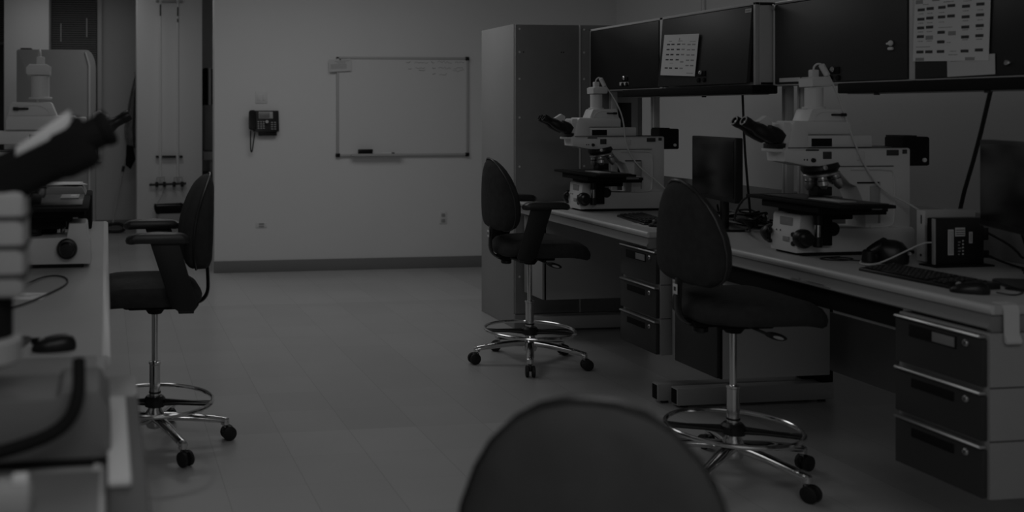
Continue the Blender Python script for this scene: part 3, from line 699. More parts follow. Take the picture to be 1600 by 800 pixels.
    for z in (0.088, 0.05): m.lathe([(0.011, 0), (0.010, 0.006), (0, 0.007)], 'black', (0.0, -0.068, z), (-1, 0, 0), n=14)
    m.lathe([(0.012, 0), (0.012, 0.014), (0, 0.016)], 'black', (0.0, 0.075, 0.09), (-1, 0.3, 0), n=12)
    m.lathe([(0.010, 0), (0.009, 0.012), (0, 0.013)], 'black', (0.0, 0.08, 0.045), (-1, 0.2, 0), n=12)
    D['control_panel'] = m.mesh('control_panel')
    m = MB().box(0.525, 0.655, -0.055, 0.055, 0.372, 0.497, 'matte', 0.008)
    for k in range(6): m.box(0.53+k*0.012, 0.535+k*0.012, -0.05, 0.05, 0.496, 0.503, 'black')
    D['lamp_house'] = m.mesh('lamp_house')
    D['lamp_screw'] = MB().lathe([(0.009, 0), (0.009, 0.006), (0, 0.008)], 'white', (0.625, -0.055, 0.397), (0, -1, 0), n=14).lathe([(0.009, 0), (0.009, 0.006), (0, 0.008)], 'white', (0.625, 0.055, 0.397), (0, 1, 0), n=14).mesh('lamp_screw')
    D['substage_light'] = MB().cyl((0.175, 0, 0.112), (0.175, 0, 0.13), 0.035, 'black', bev=0.004).mesh('substage_light')
    m = MB()
    m.box(-0.182, 0.10, -0.062, 0.062, 0.285, 0.475, 'scopedark', 0.016)
    for z in (0.425, 0.375, 0.325): m.box(-0.1845, 0.10, -0.0640, 0.0640, z-0.004, z+0.004, 'ink', 0.001)
    m.cyl((-0.105, 0, 0.20), (-0.105, 0, 0.29), 0.052, 'matte').cyl((-0.105, 0, 0.165), (-0.105, 0, 0.212), 0.068, 'scopedark', bev=0.006)
    d2 = Vector((-0.86, 0, 0.42)).normalized()
    mm = MB().pillow(rrect(-0.058, 0.058, -0.046, 0.046, 0.026), [(0, 0), (1.0, 0), (1.0, 0.115), (1.12, 0.130), (1.12, 0.175), (0.95, 0.187), (0, 0.189)], 'matte',
                     lambda u, v, w: tuple(Vector((-0.125, 0, 0.480)) + d2*w + Vector((0, u, 0)) + Vector((0.42, 0, 0.86))*v))
    D['long_binocular'] = mm.mesh('binocular_tube')
    D['tube_cover'] = MB().poly([(-0.165, 0.548), (-0.255, 0.612), (-0.262, 0.596), (-0.255, 0.575), (-0.165, 0.530)], 'y', -0.062, 0.062, 'scope', 0.008).mesh('tube_cover')
    for s, nm in ((-1, 'a'), (1, 'b')):
        D['long_eyepiece_'+nm] = MB().lathe([(0, 0), (0.029, 0), (0.029, 0.03), (0.033, 0.034), (0.033, 0.048), (0.022, 0.052), (0, 0.050)], 'matte', Vector((-0.125, s*0.033, 0.484))+d2*0.178, d2, n=20).mesh('eyepiece')
    D['illuminator_block'] = m.mesh('illuminator_block')
    return D
SD = scope_meshes()
def microscope(label, x, y, rz, kind='normal', camera=True, lamp=True, dz=0.0):
    t = thing('microscope', label, 'microscope', (x, y, ZT), rz, 'lab microscopes')
    up = (0, 0, dz)
    near = kind == 'near'
    b = link('base', SD[{'normal': 'base', 'mid': 'base_mid', 'near': 'base_long'}[kind]], t)
    if kind == 'normal': link('control_panel', SD['control_panel'], b)
    sh = (0.02 if kind == 'mid' else 0, 0, 0)
    link('focus_knob', SD['focus_knob_a'], b, sh); link('focus_knob', SD['focus_knob_b'], b, sh); link('substage_light', SD['substage_light'], b)
    s = link('stand', SD['stand'], t); link('arm_controls', SD['arm_controls'], s)
    link('filter_turret', SD['filter_turret'], t, up)
    h = link('head', SD['head'], t, up); link('prism_housing', SD['prism_housing'], h); link('camera_tube', SD['camera_tube'], h, (0, 0, dz*0.5))
    if camera:
        c = link('camera', SD['camera'], t, (0, 0, dz*1.5)); link('plug', SD['plug'], c)
    if near:
        bb = link('binocular_tube', SD['long_binocular'], t); link('tube_cover', SD['tube_cover'], bb)
        for q in 'ab': link('eyepiece', SD['long_eyepiece_'+q], bb)
        link('illuminator_block', SD['illuminator_block'], t)
    else:
        bb = link('binocular_tube', SD['binocular_body'], t, up); link('bridge', SD['binocular_bridge'], bb)
        for q in 'ab': link('eyepiece', SD['eyepiece_'+q], bb)
    npz = link('nosepiece', SD['nosepiece'], t)
    for i in range(5): link('objective', SD['objective_%d' % i], npz)
    st = link('stage', SD['stage'], t); link('slide_tray', SD['slide_tray'], st); link('stage_drive', SD['stage_drive'], st); link('stage_bracket', SD['stage_bracket'], st)
    if lamp:
        l = link('lamp_house', SD['lamp_house'], t); link('lamp_screw', SD['lamp_screw'], l)
    return t
microscope('white microscope with stage above the bench beside the silver and black computers', 2.862, 4.0, 0)
microscope('white microscope on the bench end beside the tall two-door cabinet', 2.835, 5.92, math.radians(-1.5))
microscope('white microscope facing right on the left bench, sharp, with a camera on top', -0.11, 4.13, PI, 'mid', dz=0.025)
microscope('blurred white microscope closest to the camera on the left bench', -0.32, 1.87, PI, 'near', False, False)

def cable(name, label, pts, r, key, smooth=2):
    o = MB().tube(pts, r, key, n=8, smooth=smooth).build(name)
    # origin at first point
    p = Vector(pts[0]); o.data.transform(Matrix.Translation(-p)); o.location = p
    return tag(o, label, 'cable')
def scope_cable(x0, y0, ends, lab):
    pts = [(x0+0.144, y0, ZT+0.784), (x0+0.146, y0, ZT+0.800), (x0+0.156, y0-0.01, ZT+0.812), (x0+0.170, y0-0.02, ZT+0.806), (x0+0.185, y0-0.03, ZT+0.770)] + ends
    o = cable('camera_cable', lab, pts, 0.0042, 'cable')
    loc = o.location
    MB().cyl((x0+0.166-loc.x, y0-0.018-loc.y, ZT+0.808-loc.z), (x0+0.187-loc.x, y0-0.030-loc.y, ZT+0.757-loc.z), 0.0125, 'cable', bev=0.004).build('cable_sleeve', o)
scope_cable(2.862, 4.0, [(3.077, 3.94, ZT+0.672), (3.137, 3.935, ZT+0.50), (3.18, 3.925, ZT+0.386), (3.255, 3.915, ZT+0.272), (3.36, 3.88, ZT+0.215), (3.42, 3.80, ZT+0.15), (3.47, 3.74, ZT+0.12)], 'white camera cable drooping from the microscope beside the silver computer')
scope_cable(2.835, 5.92, [(3.09, 5.87, ZT+0.66), (3.125, 5.85, ZT+0.55), (3.13, 5.84, ZT+0.40), (3.19, 5.82, ZT+0.28), (3.31, 5.76, ZT+0.17), (3.42, 5.66, ZT+0.02)], 'white camera cable drooping from the microscope by the tall cabinet')
cable('camera_cable', 'white cable rising from the camera of the sharp left microscope', [(-0.254, 4.13, ZT+0.815), (-0.256, 4.135, ZT+0.845), (-0.262, 4.18, ZT+0.855), (-0.27, 4.24, ZT+0.80), (-0.28, 4.28, ZT+0.5), (-0.30, 4.30, ZT+0.15), (-0.32, 4.36, ZT+0.006)], 0.0045, 'cable')

# ------------------------------------------------------------------ chairs
CH = {}
def chair_meshes():
    ol = []
    hw = [(0.41, 0.0), (0.4075, 0.035), (0.393, 0.073), (0.367, 0.109), (0.318, 0.150), (0.27, 0.175), (0.20, 0.199), (0.14, 0.209), (0.085, 0.210), (0.042, 0.199), (0.016, 0.172), (0.004, 0.13), (0.0, 0.07), (0.0, 0.0)]
    for z, w in hw: ol.append((w, z))
    for z, w in hw[-2:0:-1]: ol.append((-w, z))
    def dfm(u, v, w):   # v height 0..0.41, u across, w thickness (rear negative)
        wrap = 0.35*u*u
        lum = 0.022*math.sin(PI*min(1, max(0, v/0.41)))
        slope = 0.02*(1-v/0.41)
        x = -0.205 + w + wrap + (lum+slope if w > 0 else 0.0) - 0.045*(v/0.41)**2*(1 if w > 0 else 0.35)
        return (x, u, 0.78+v)
    CH['shell'] = MB().pillow(ol, [(0, -0.045), (0.5, -0.044), (0.8, -0.040), (0.93, -0.030), (0.99, -0.014), (1.0, 0.004), (0.98, 0.012)], 'fabric', dfm, (0, 0.19)).mesh('backrest')
    CH['cushion'] = MB().pillow(ol, [(0.955, 0.002), (0.985, 0.012), (0.985, 0.024), (0.95, 0.038), (0.86, 0.052), (0.65, 0.060), (0.35, 0.063), (0, 0.064)], 'fabric', dfm, (0, 0.19)).mesh('back_cushion')
    pts = [dfm(u*1.003, 0.19+(v-0.19)*1.003, 0.008) for u, v in ol]
    CH['piping'] = MB().tube(pts, 0.0055, 'vinyl', n=6, closed=True).mesh('piping')
    # seat
    so = sellipse(0.265, 0.235, 36, 3.2, (0.06, 0))
    def sfm(u, v, w):
        f = max(0, (u-0.14))/0.185
        z = 0.635+w - 0.045*f*f - (0.012 if u < -0.15 else 0)*((-0.15-u)/0.06 if u < -0.15 else 0)
        if w > 0.05: z -= 0.02*(1-(v/0.235)**2)*0.6
        return (u, v, z)
    CH['seat'] = MB().pillow(so, [(0, 0.0), (0.8, 0.0), (0.93, 0.006), (0.985, 0.022), (1.0, 0.045), (0.985, 0.068), (0.93, 0.088), (0.78, 0.103), (0.5, 0.112), (0, 0.115)], 'fabric', sfm, (0.06, 0)).mesh('seat')
    m = MB().box(-0.10, 0.12, -0.09, 0.09, 0.605, 0.640, 'matte', 0.008).cyl((0, 0, 0.575), (0, 0, 0.61), 0.03, 'matte', r2=0.055)
    m.box(-0.19, -0.08, -0.045, 0.045, 0.607, 0.632, 'matte', 0.006)
    CH['mech'] = m.mesh('seat_mechanism')
    CH['jbar'] = MB().tube([(-0.10, 0, 0.614), (-0.175, 0, 0.614), (-0.215, 0, 0.630), (-0.235, 0, 0.665), (-0.235, 0, 0.72), (-0.228, 0, 0.84)], 0.010, 'black', smooth=2, flat=(2.6, 0.8)).mesh('back_support')
    CH['tag'] = MB().box(-0.2475, -0.2455, -0.016, 0.016, 0.735, 0.775, 'paper', 0.0005).box(-0.2485, -0.2474, -0.008, 0.008, 0.748, 0.764, 'ink').mesh('label')
    CH['knob'] = MB().cyl((-0.14, 0, 0.605), (-0.14, 0, 0.580), 0.030, 'black', bev=0.005).mesh('adjustment_knob')
    CH['column'] = MB().cyl((0, 0, 0.34), (0, 0, 0.60), 0.0135, 'chrome', n=24).mesh('column')
    CH['sleeve'] = MB().lathe([(0, 0.20), (0.024, 0.20), (0.024, 0.35), (0.027, 0.353), (0.027, 0.362), (0.014, 0.366), (0, 0.366)], 'chrome', n=24).lathe([(0.0265, 0.225), (0.0265, 0.232)], 'black', n=24).mesh('gas_lift_sleeve')
    m = MB().tube([(0.255*math.cos(2*PI*i/56), 0.255*math.sin(2*PI*i/56), 0.192) for i in range(56)], 0.0095, 'chrome', n=10, closed=True)
    CH['ring'] = m.mesh('foot_ring')
    m = MB().lathe([(0.026, 0.165), (0.045, 0.168), (0.047, 0.20), (0.036, 0.212), (0.026, 0.212)], 'black', n=20)
    for a in (0, PI):
        Mx = Matrix.Rotation(a, 4, 'Z')
        m.poly([(0.03, 0.025), (0.10, 0.020), (0.24, 0.030), (0.252, 0.030), (0.252, -0.030), (0.24, -0.030), (0.10, -0.020), (0.03, -0.025)], 'z', 0.176, 0.186, 'black', 0.002, Mx=Mx)
        m.poly([(0.03, 0.168), (0.24, 0.180), (0.24, 0.186), (0.03, 0.200)], 'y', -0.006, 0.006, 'black', Mx=Mx)
    CH['spokes'] = m.mesh('ring_spokes')
    CH['hub'] = MB().lathe([(0, 0.075), (0.036, 0.075), (0.042, 0.09), (0.040, 0.14), (0.030, 0.155), (0.028, 0.175), (0, 0.175)], 'chrome', n=24).mesh('base_hub')
    CH['arm5'] = MB().tube([(0.03, 0, 0.118), (0.12, 0, 0.115), (0.24, 0, 0.100), (0.305, 0, 0.090), (0.322, 0, 0.084)], [0.027, 0.0245, 0.022, 0.020, 0.018], 'chrome', n=12, smooth=1, flat=(1.0, 0.75)).cyl((0.312, 0, 0.10), (0.312, 0, 0.066), 0.019, 'chrome', bev=0.005).mesh('base_leg')
    m = MB().cyl((0, 0, 0.045), (0, 0, 0.07), 0.009, 'steel')
    m.lathe([(0, -0.006), (0.03, -0.006), (0.032, 0), (0.03, 0.006), (0, 0.006)], 'rubber', (0.016, 0.016, 0.032), (0, 1, 0), n=20)
    m.lathe([(0, -0.009), (0.027, -0.009), (0.0315, -0.006), (0.0315, 0.006), (0.027, 0.009), (0, 0.009)], 'rubber', (0.016, 0.017, 0.0318), (0, 1, 0), n=20)
    m.lathe([(0, -0.009), (0.027, -0.009), (0.0315, -0.006), (0.0315, 0.006), (0.027, 0.009), (0, 0.009)], 'rubber', (0.016, -0.017, 0.0318), (0, 1, 0), n=20)
    m.box(-0.012, 0.028, -0.008, 0.008, 0.032, 0.062, 'black', 0.004)
    CH['caster'] = m.mesh('caster')
    CH['lever'] = MB().tube([(0.0, -0.06, 0.622), (0.01, -0.10, 0.618), (0.04, -0.12, 0.604), (0.065, -0.13, 0.594)], 0.006, 'black', smooth=1).pillow(sellipse(0.045, 0.018, 20, 2), [(0, -0.006), (0.8, -0.006), (1, 0), (0.8, 0.006), (0, 0.006)], 'black', lambda u, v, w: (0.095+u*0.95, -0.135-u*0.15-v*0.5-w*0.85, 0.586-u*0.25+v*0.85-w*0.5)).pillow(sellipse(0.022, 0.008, 16, 2), [(1, 0.0058), (0.8, 0.0072), (0, 0.0075)], 'silver', lambda u, v, w: (0.102+u*0.95, -0.136-u*0.15-v*0.5-w*0.85, 0.584-u*0.25+v*0.85-w*0.5)).mesh('lever')
    for s, nm in ((-1, 'a'), (1, 'b')):
        pad = rrect(-0.135, 0.135, -0.036, 0.036, 0.034)
        CH['pad_'+nm] = MB().pillow(pad, [(0, 0), (0.88, 0), (0.97, 0.006), (1.0, 0.018), (0.97, 0.030), (0.86, 0.038), (0, 0.040)], 'vinyl', lambda u, v, w, s=s: (u, s*0.265+v, 0.925+w-0.014*(u/0.135)**2)).mesh('armrest_pad')
        m = MB()
        o0, o1 = sorted((s*0.262, s*0.274))
        m.poly([(-0.085, 0.928), (0.035, 0.928), (-0.055, 0.652), (-0.085, 0.632), (-0.15, 0.632), (-0.165, 0.650)], 'y', o0, o1, 'armpost', 0.003)
        a, b = sorted((s*0.10, s*0.272)); m.box(-0.15, -0.085, a, b, 0.622, 0.634, 'armpost', 0.003)
        CH['post_'+nm] = m.mesh('armrest_post')
chair_meshes()
for key in ('shell', 'cushion', 'seat'):
    me = CH[key].copy(); me.materials[0] = M['fabricgrey']; CH[key+'_grey'] = me
def chair(label, x, y, rz, base_a, ring_a, arms=True, drop=0.0, tagged=False, casters=None, fab=''):
    t = thing('lab_chair', label, 'chair', (x, y, 0), 0, 'drafting lab chairs')
    R = (0, 0, rz); up = (0, 0, -drop)
    link('seat', CH['seat'+fab], t, up, R)
    b = link('backrest', CH['shell'+fab], t, up, R); link('cushion', CH['cushion'+fab], b); link('piping', CH['piping'], b)
    j = link('back_support', CH['jbar'], t, up, R)
    if tagged: link('label_tag', CH['tag'], j)
    link('seat_mechanism', CH['mech'], t, up, R); link('adjustment_knob', CH['knob'], t, up, R); link('lever', CH['lever'], t, up, R)
    if arms:
        for q in 'ab':
            a = link('armrest', CH['pad_'+q], t, up, R); link('armrest_post', CH['post_'+q], a)
    col = link('column', CH['column'], t, up)
    link('gas_lift_sleeve', CH['sleeve'], t)
    fr = link('foot_ring', CH['ring'], t, None, (0, 0, ring_a)); link('ring_spokes', CH['spokes'], fr)
    link('base_hub', CH['hub'], t)
    for i in range(5):
        a = base_a+2*PI*i/5
        l = link('base_leg', CH['arm5'], t, None, (0, 0, a))
        c = link('caster', CH['caster'], l, (0.312, 0, 0)); c.rotation_euler = (0, 0, random.uniform(-1.2, 1.2) if casters is None else casters[i])
    return t
rg = math.radians
chair('black fabric chair with armrests pulled up to the left bench', 0.215, 4.53, PI, rg(-71), rg(-10), True, casters=(0.3, 0.2, 1.0, -0.5, 0.4))
chair('black fabric chair with armrests by the far drawer unit and tall cabinet', 2.44, 5.66, rg(-4), rg(-113), rg(-20), True, casters=(0.1, 0.6, -0.4, 0.8, 0.2), tagged=True)
chair('armless black fabric chair with a lever, pulled up to the near right bench', 2.50, 3.80, rg(-2), rg(-70), rg(-28), False, casters=(0.1, 0.2, 0.5, -0.3, 0.9), tagged=True)
chair('blurred dark chair back rising at the bottom edge, nearest the camera', 0.823, 1.643, rg(63), rg(20), rg(0), False, drop=0.148, fab='_grey')

# ------------------------------------------------------------------ computers on the right bench
def monitor(label, p0, p1, z0, z1, foot):
    """p0 = far lower corner (x,y), p1 = near lower corner; screen faces the aisle"""
    a, b = Vector((p0[0], p0[1], 0)), Vector((p1[0], p1[1], 0)); L = (b-a).length
    ang = math.atan2(b.y-a.y, b.x-a.x)
    mid = (a+b)/2
    t = thing('monitor', label, 'monitor', (mid.x, mid.y, ZT), ang)
    h0, h1 = z0-ZT, z1-ZT
    # local x along the screen, local -y is toward the aisle (screen side)
    MB().box(-L/2, L/2, -0.004, 0.036, h0, h1, 'black', 0.005).box(-L*0.35, L*0.35, 0.03, 0.06, h0+0.06, h1-0.06, 'black', 0.012).build('housing', t)
    MB().box(-L/2+0.014, L/2-0.014, -0.007, -0.003, h0+0.022, h1-0.014, 'screen', 0.001).build('screen', t)
    MB().box(-0.03, 0.03, 0.045, 0.07, 0.01, h0+0.12, 'black', 0.006).build('stand_neck', t)
    MB().pillow(rrect(-foot, foot, -0.04, 0.14, 0.05), [(0, 0), (0.98, 0), (1, 0.005), (0.97, 0.012), (0, 0.014)], 'black', lambda u, v, w: (u, v, w)).build('stand_base', t)
    return t
monitor('black monitor at the right edge, angled toward the aisle', (3.214, 3.37), (3.02, 2.88), 1.043, 1.361, 0.12)
monitor('black monitor on the bench behind the armless chair', (3.119, 5.10), (3.04, 4.60), 1.013, 1.333, 0.11)
t = thing('desktop_computer', 'silver slim computer standing upright behind the black one', 'computer', (3.25, 3.668, ZT))
MB().box(0.0, 0.225, 0.0, 0.046, 0.004, 0.21, 'silver', 0.003).build('case', t)
MB().box(-0.003, 0.003, 0.002, 0.044, 0.004, 0.208, 'plate', 0.002).box(-0.004, -0.002, 0.016, 0.022, 0.155, 0.19, 'ink').lathe([(0.006, 0), (0, 0.002)], 'ink', (-0.003, 0.022, 0.028), (-1, 0, 0), n=10).build('front_panel', t)
MB().box(0.02, 0.06, 0.005, 0.041, 0, 0.005, 'rubber').box(0.16, 0.2, 0.005, 0.041, 0, 0.005, 'rubber').build('foot', t)
t = thing('desktop_computer', 'small black upright computer with white stickers on the near bench', 'computer', (3.20, 3.565, ZT))
MB().box(0.0, 0.215, 0.0, 0.036, 0.006, 0.19, 'black', 0.003).build('case', t)
MB().box(-0.004, 0.004, 0.0, 0.014, 0.008, 0.188, 'greymetal', 0.002).box(-0.004, 0.002, 0.014, 0.036, 0.008, 0.188, 'matte', 0.002).build('front_bezel', t)
s = MB().box(0.055, 0.080, -0.0012, 0.0, 0.045, 0.145, 'plate').box(0.087, 0.130, -0.0012, 0.0, 0.118, 0.152, 'plate').box(0.148, 0.163, -0.0012, 0.0, 0.09, 0.135, 'plate')
for z in (0.124, 0.132, 0.141): s.box(0.09, 0.127, -0.0018, -0.0012, z, z+0.003, 'ink')
for x in (0.061, 0.068, 0.074): s.box(x, x+0.002, -0.0018, -0.0012, 0.05, 0.14, 'inkgrey')
s.box(0.1535, 0.1575, -0.0018, -0.0012, 0.095, 0.13, 'inkgrey')
for k in range(5):
    s.box(0.10, 0.106+0.004*(k % 3), -0.0012, 0.0, 0.045+k*0.012, 0.05+k*0.012, 'inkgrey').box(0.118, 0.124, -0.0012, 0.0, 0.045+k*0.013, 0.051+k*0.013, 'plate')
s.build('sticker', t)
MB().box(-0.02, 0.24, -0.025, 0.06, 0, 0.007, 'matte', 0.002).build('stand', t)
MB().box(0.216, 0.24, 0.004, 0.032, 0.10, 0.15, 'black', 0.003).build('plug', t)
MB().box(0.216, 0.245, 0.006, 0.030, 0.03, 0.06, 'black', 0.003).build('plug', t)

def keyboard(label, loc, rz, L=0.45, W=0.155):
    t = thing('keyboard', label, 'keyboard', loc, rz, 'computer keyboards')
    MB().poly([(0, 0.0), (W, 0.0), (W, 0.022), (W-0.02, 0.024), (0.004, 0.012), (0, 0.008)], 'x', -L/2, L/2, 'black', 0.003).build('keyboard_case', t)
    k = MB(); pitch = 0.0195; n = int((L-0.03)/pitch)
    for r in range(6):
        for c in range(n):
            if r == 0 and 3 < c < 9:
                continue
            if c in (15, 19): continue
            x = -L/2+0.016+c*pitch; y = 0.012+r*0.0225; z = 0.011+0.011*(y/W)
            k.box(x, x+0.0165, y, y+0.0175, z, z+0.008, 'black', 0.0025, seg=1)
            if (c*7+r*3) % 5 == 0: k.box(x+0.005, x+0.009, y+0.006, y+0.011, z+0.0079, z+0.0083, 'scopedark')
    x = -L/2+0.016+4*pitch
    k.box(x, x+5*pitch-0.003, 0.012, 0.0295, 0.011, 0.019, 'black', 0.0025, seg=1)
    k.build('keys', t, angle=50)
    return t
def mouse(label, loc, rz):
    t = thing('mouse', label, 'mouse', loc, rz, 'computer mice')
    MB().pillow(sellipse(0.057, 0.031, 28, 2.4), [(0, 0), (0.96, 0), (1, 0.006), (0.97, 0.016), (0.86, 0.026), (0.6, 0.034), (0.3, 0.037), (0, 0.038)], 'black', lambda u, v, w: (u, v, w*(1-0.25*u/0.057))).build('shell', t)
    MB().lathe([(0.009, -0.004), (0.010, 0), (0.009, 0.004)], 'greymetal', (0.03, 0, 0.026), (0, 1, 0), n=14).build('scroll_wheel', t)
    MB().box(0.0, 0.058, -0.0008, 0.0008, 0.018, 0.0345, 'matte').build('button_split', t)
    return t
keyboard('black keyboard in front of the black upright computer', (2.848, 3.305, ZT), rg(-88), 0.45, 0.165)
keyboard('black keyboard below the microscope near the tall cabinet', (2.86, 5.29, ZT), rg(-90-11), 0.46, 0.16)
keyboard('black keyboard on the left bench behind the blurred microscope', (-0.235, 2.58, ZT), rg(78), 0.40, 0.15)
mouse('black mouse with small glints beside the near right keyboard', (2.858, 3.040, ZT), rg(140))
mouse('black mouse on a thin pad behind the armless chair', (2.86, 4.98, ZT+0.004), rg(170))
mouse('black mouse on the left bench beside the left keyboard', (-0.13, 2.66, ZT), rg(190))
t = thing('mouse_pad', 'thin pale mouse pad at the bench edge beside the armless chair', 'mouse pad', (2.86, 5.03, ZT))
MB().box(-0.07, 0.10, -0.11, 0.12, 0, 0.003, 'lightmetal', 0.001).build('pad', t)
def joystick(label, loc, rz):
    t = thing('stage_joystick', label, 'joystick', loc, rz, 'microscope stage controls')
    MB().pillow(sellipse(0.058, 0.055, 28, 2.4, (0.02, 0)), [(0, 0), (0.97, 0), (1, 0.01), (0.97, 0.03), (0.86, 0.060), (0.6, 0.084), (0.3, 0.092), (0, 0.094)], 'black', lambda u, v, w: (u+0.12*w-(0.02 if u < 0.01 and w > 0.05 else 0), v, w)).build('housing', t)
    MB().cyl((-0.062, -0.03, 0), (-0.062, -0.03, 0.052), 0.026, 'black', r2=0.022, bev=0.006).tube([(-0.06, -0.03, 0.042), (-0.03, -0.02, 0.062), (0.0, 0, 0.075)], [0.018, 0.028], 'black', n=12, smooth=1).build('knob', t)
    MB().lathe([(0.009, 0), (0.007, 0.005), (0, 0.006)], 'steel', (0.075, -0.045, 0.045), (0.5, -0.8, 0.3), n=12).build('button', t)
joystick('black rounded joystick control beside the near keyboard', (3.10, 3.70, ZT), rg(-35))
joystick('black rounded joystick control half hidden behind the armless chair', (3.09, 5.12, ZT), rg(10))

# cables on the benches
cable('power_cable', 'thick black cord slanting down from the near light bar to the computers', [(3.35, 3.467, 1.547), (3.44, 3.62, 1.33), (3.55, 3.825, 1.067), (3.56, 3.85, 0.95), (3.50, 3.85, 0.872)], 0.008, 'rubber', 1)
cable('power_cable', 'black cord hanging straight from the far light bar behind the monitor', [(3.33, 4.98, 1.553), (3.34, 4.98, 1.3), (3.35, 4.97, 1.1), (3.36, 4.95, 0.868)], 0.006, 'rubber', 1)
cable('usb_cable', 'pale cable curving from the black computer front to the joystick', [(3.19, 3.572, ZT+0.095), (3.15, 3.57, ZT+0.095), (3.08, 3.58, ZT+0.06), (3.01, 3.62, ZT+0.012), (2.96, 3.62, ZT+0.005), (2.95, 3.66, ZT+0.005), (2.98, 3.69, ZT+0.01)], 0.003, 'cable')
cable('mouse_cable', 'thin black cable looping from the near mouse toward the right edge', [(2.91, 2.99, ZT+0.01), (2.95, 2.965, ZT+0.003), (3.02, 3.0, ZT+0.003), (3.05, 3.03, ZT+0.003), (3.03, 3.10, ZT+0.003), (3.10, 3.08, ZT+0.003), (3.22, 3.0, ZT+0.003)], 0.0025, 'rubber')
cable('thin_cable', 'thin black cable lying in loops in front of the near microscope base', [(3.02, 3.86, ZT+0.003), (2.90, 3.83, ZT+0.003), (2.89, 3.79, ZT+0.003), (2.96, 3.75, ZT+0.003), (3.05, 3.80, ZT+0.003), (2.98, 3.86, ZT+0.003), (2.93, 3.82, ZT+0.004), (3.04, 3.72, ZT+0.003), (3.02, 3.70, ZT+0.003)], 0.0025, 'rubber')
cable('stage_cable', 'black cable dropping from the near microscope stage into the cable heap', [(2.84, 4.185, ZT+0.235), (2.83, 4.25, ZT+0.20), (2.84, 4.32, ZT+0.10), (2.92, 4.36, ZT+0.11), (2.99, 4.40, ZT+0.04), (3.15, 4.70, ZT+0.01), (3.30, 4.85, ZT+0.01)], 0.005, 'rubber')
for k, (lab, p, col) in enumerate((
    ('black cable arching from the black computer to the near monitor', [(3.44, 3.58, ZT+0.13), (3.50, 3.52, ZT+0.08), (3.50, 3.47, ZT+0.03), (3.44, 3.40, ZT+0.09), (3.36, 3.36, ZT+0.19)], 'rubber'),
    ('black monitor cable sagging behind the near monitor', [(3.30, 3.22, ZT+0.20), (3.40, 3.22, ZT+0.1), (3.46, 3.28, ZT+0.03), (3.44, 3.42, ZT+0.005)], 'rubber'),
    ('black cable lying along the worktop behind the near monitor', [(3.43, 3.58, ZT+0.045), (3.50, 3.54, ZT+0.007), (3.46, 3.40, ZT+0.007), (3.42, 3.30, ZT+0.007), (3.50, 3.18, ZT+0.007)], 'rubber'))):
    cable('computer_cable', lab, p, 0.0045, col)
def heap(label, c, rx, ry, n, name='cable_heap'):
    m = MB()
    for k in range(n):
        pts = []; a = random.uniform(0, 6)
        for i in range(9):
            a += random.uniform(0.5, 1.4)
            rr = random.uniform(0.3, 1)
            pts.append((rr*rx*math.cos(a), rr*ry*math.sin(a), random.uniform(0.006, 0.045)+(0.05*random.random() if n > 15 and rr < 0.7 else 0)))
        m.tube(pts, random.choice((0.004, 0.005, 0.006)), random.choice(('rubber', 'rubber', 'black', 'rubber', 'scopedark') if k % 5 == 0 else ('rubber', 'black')), n=6, smooth=2)
    o = m.build(name, None, c)
    tag(o, label, 'cables', kind='stuff')
heap('tangled heap of black cables behind the armless chair\'s backrest', (3.36, 5.03, ZT), 0.13, 0.30, 22)
heap('tangled black cables beneath the near monitor at the right edge', (3.34, 3.12, ZT), 0.12, 0.2, 10)
t = thing('power_adapter', 'black power adapter brick lying among the cables under the far monitor', 'adapter', (3.26, 5.28, ZT))
MB().box(-0.06, 0.06, -0.09, 0.09, 0.0, 0.035, 'black', 0.006).build('brick', t)
MB().tube([(0, -0.09, 0.018), (0, -0.13, 0.018)], 0.006, 'rubber').build('strain_relief', t)

# ------------------------------------------------------------------ left bench
def left_bench(label, y0, y1, x1, nm, cupboards):
    t = thing('lab_bench', label, 'lab bench', (x1, y0, 0), 0, 'left-hand lab benches')
    L = y1-y0
    MB().poly([(-p[0], p[1]) for p in bullnose(0.0, 0.92, 0.828, ZT)], 'y', 0.001, L-0.001, 'topL', 0.002).build('worktop', t)
    MB().poly([(-0.022, ZT+0.0006), (-0.010, ZT+0.0006), (0.0, ZT-0.006), (0.002, ZT-0.016), (-0.002, 0.829), (-0.022, 0.829)], 'y', 0.0, L, 'edge', 0.001).build('edge_band', t)
    MB().box(-0.04, -0.022, 0.01, L-0.01, 0.74, 0.828, 'apron', 0.003).build('apron', t)
    for a, b in cupboards:
        d = MB().box(-0.85, -0.055, a, b, 0.10, 0.74, 'sidegrey', 0.003).build('cupboard', t)
        MB().box(-0.054, -0.034, a+0.005, b-0.005, 0.11, 0.735, 'door', 0.003).build('door', d)
        MB().box(-0.80, -0.10, a+0.01, b-0.01, 0.0, 0.10, 'matte').build('plinth', d)
    return t
left_bench('long pale left bench top under the sharp microscope and printer', 2.582, 5.70, 0.012, 'lab_bench', ((0.5, 1.0), (2.2, 3.05)))
left_bench('pale left bench top near the mouse, under the blurred microscope', 1.0, 2.578, 0.0, 'lab_bench', ((0.1, 0.7), (0.8, 1.5)))
t = thing('laser_printer', 'black printer with grey lid on the left bench behind the sharp microscope', 'printer', (-0.26, 5.50, ZT))
MB().box(-0.24, 0.19, -0.16, 0.17, 0.0, 0.175, 'matte', 0.008).build('printer_body', t)
MB().poly([(-0.24, 0.175), (0.16, 0.175), (0.14, 0.215), (-0.18, 0.222), (-0.22, 0.20)], 'y', -0.15, 0.16, 'printer', 0.004).build('lid', t)
MB().box(0.10, 0.15, -0.172, -0.16, 0.11, 0.15, 'printer', 0.003).build('control_panel', t)
MB().box(-0.1, 0.12, -0.168, -0.158, 0.05, 0.07, 'printer', 0.002).build('paper_slot', t)
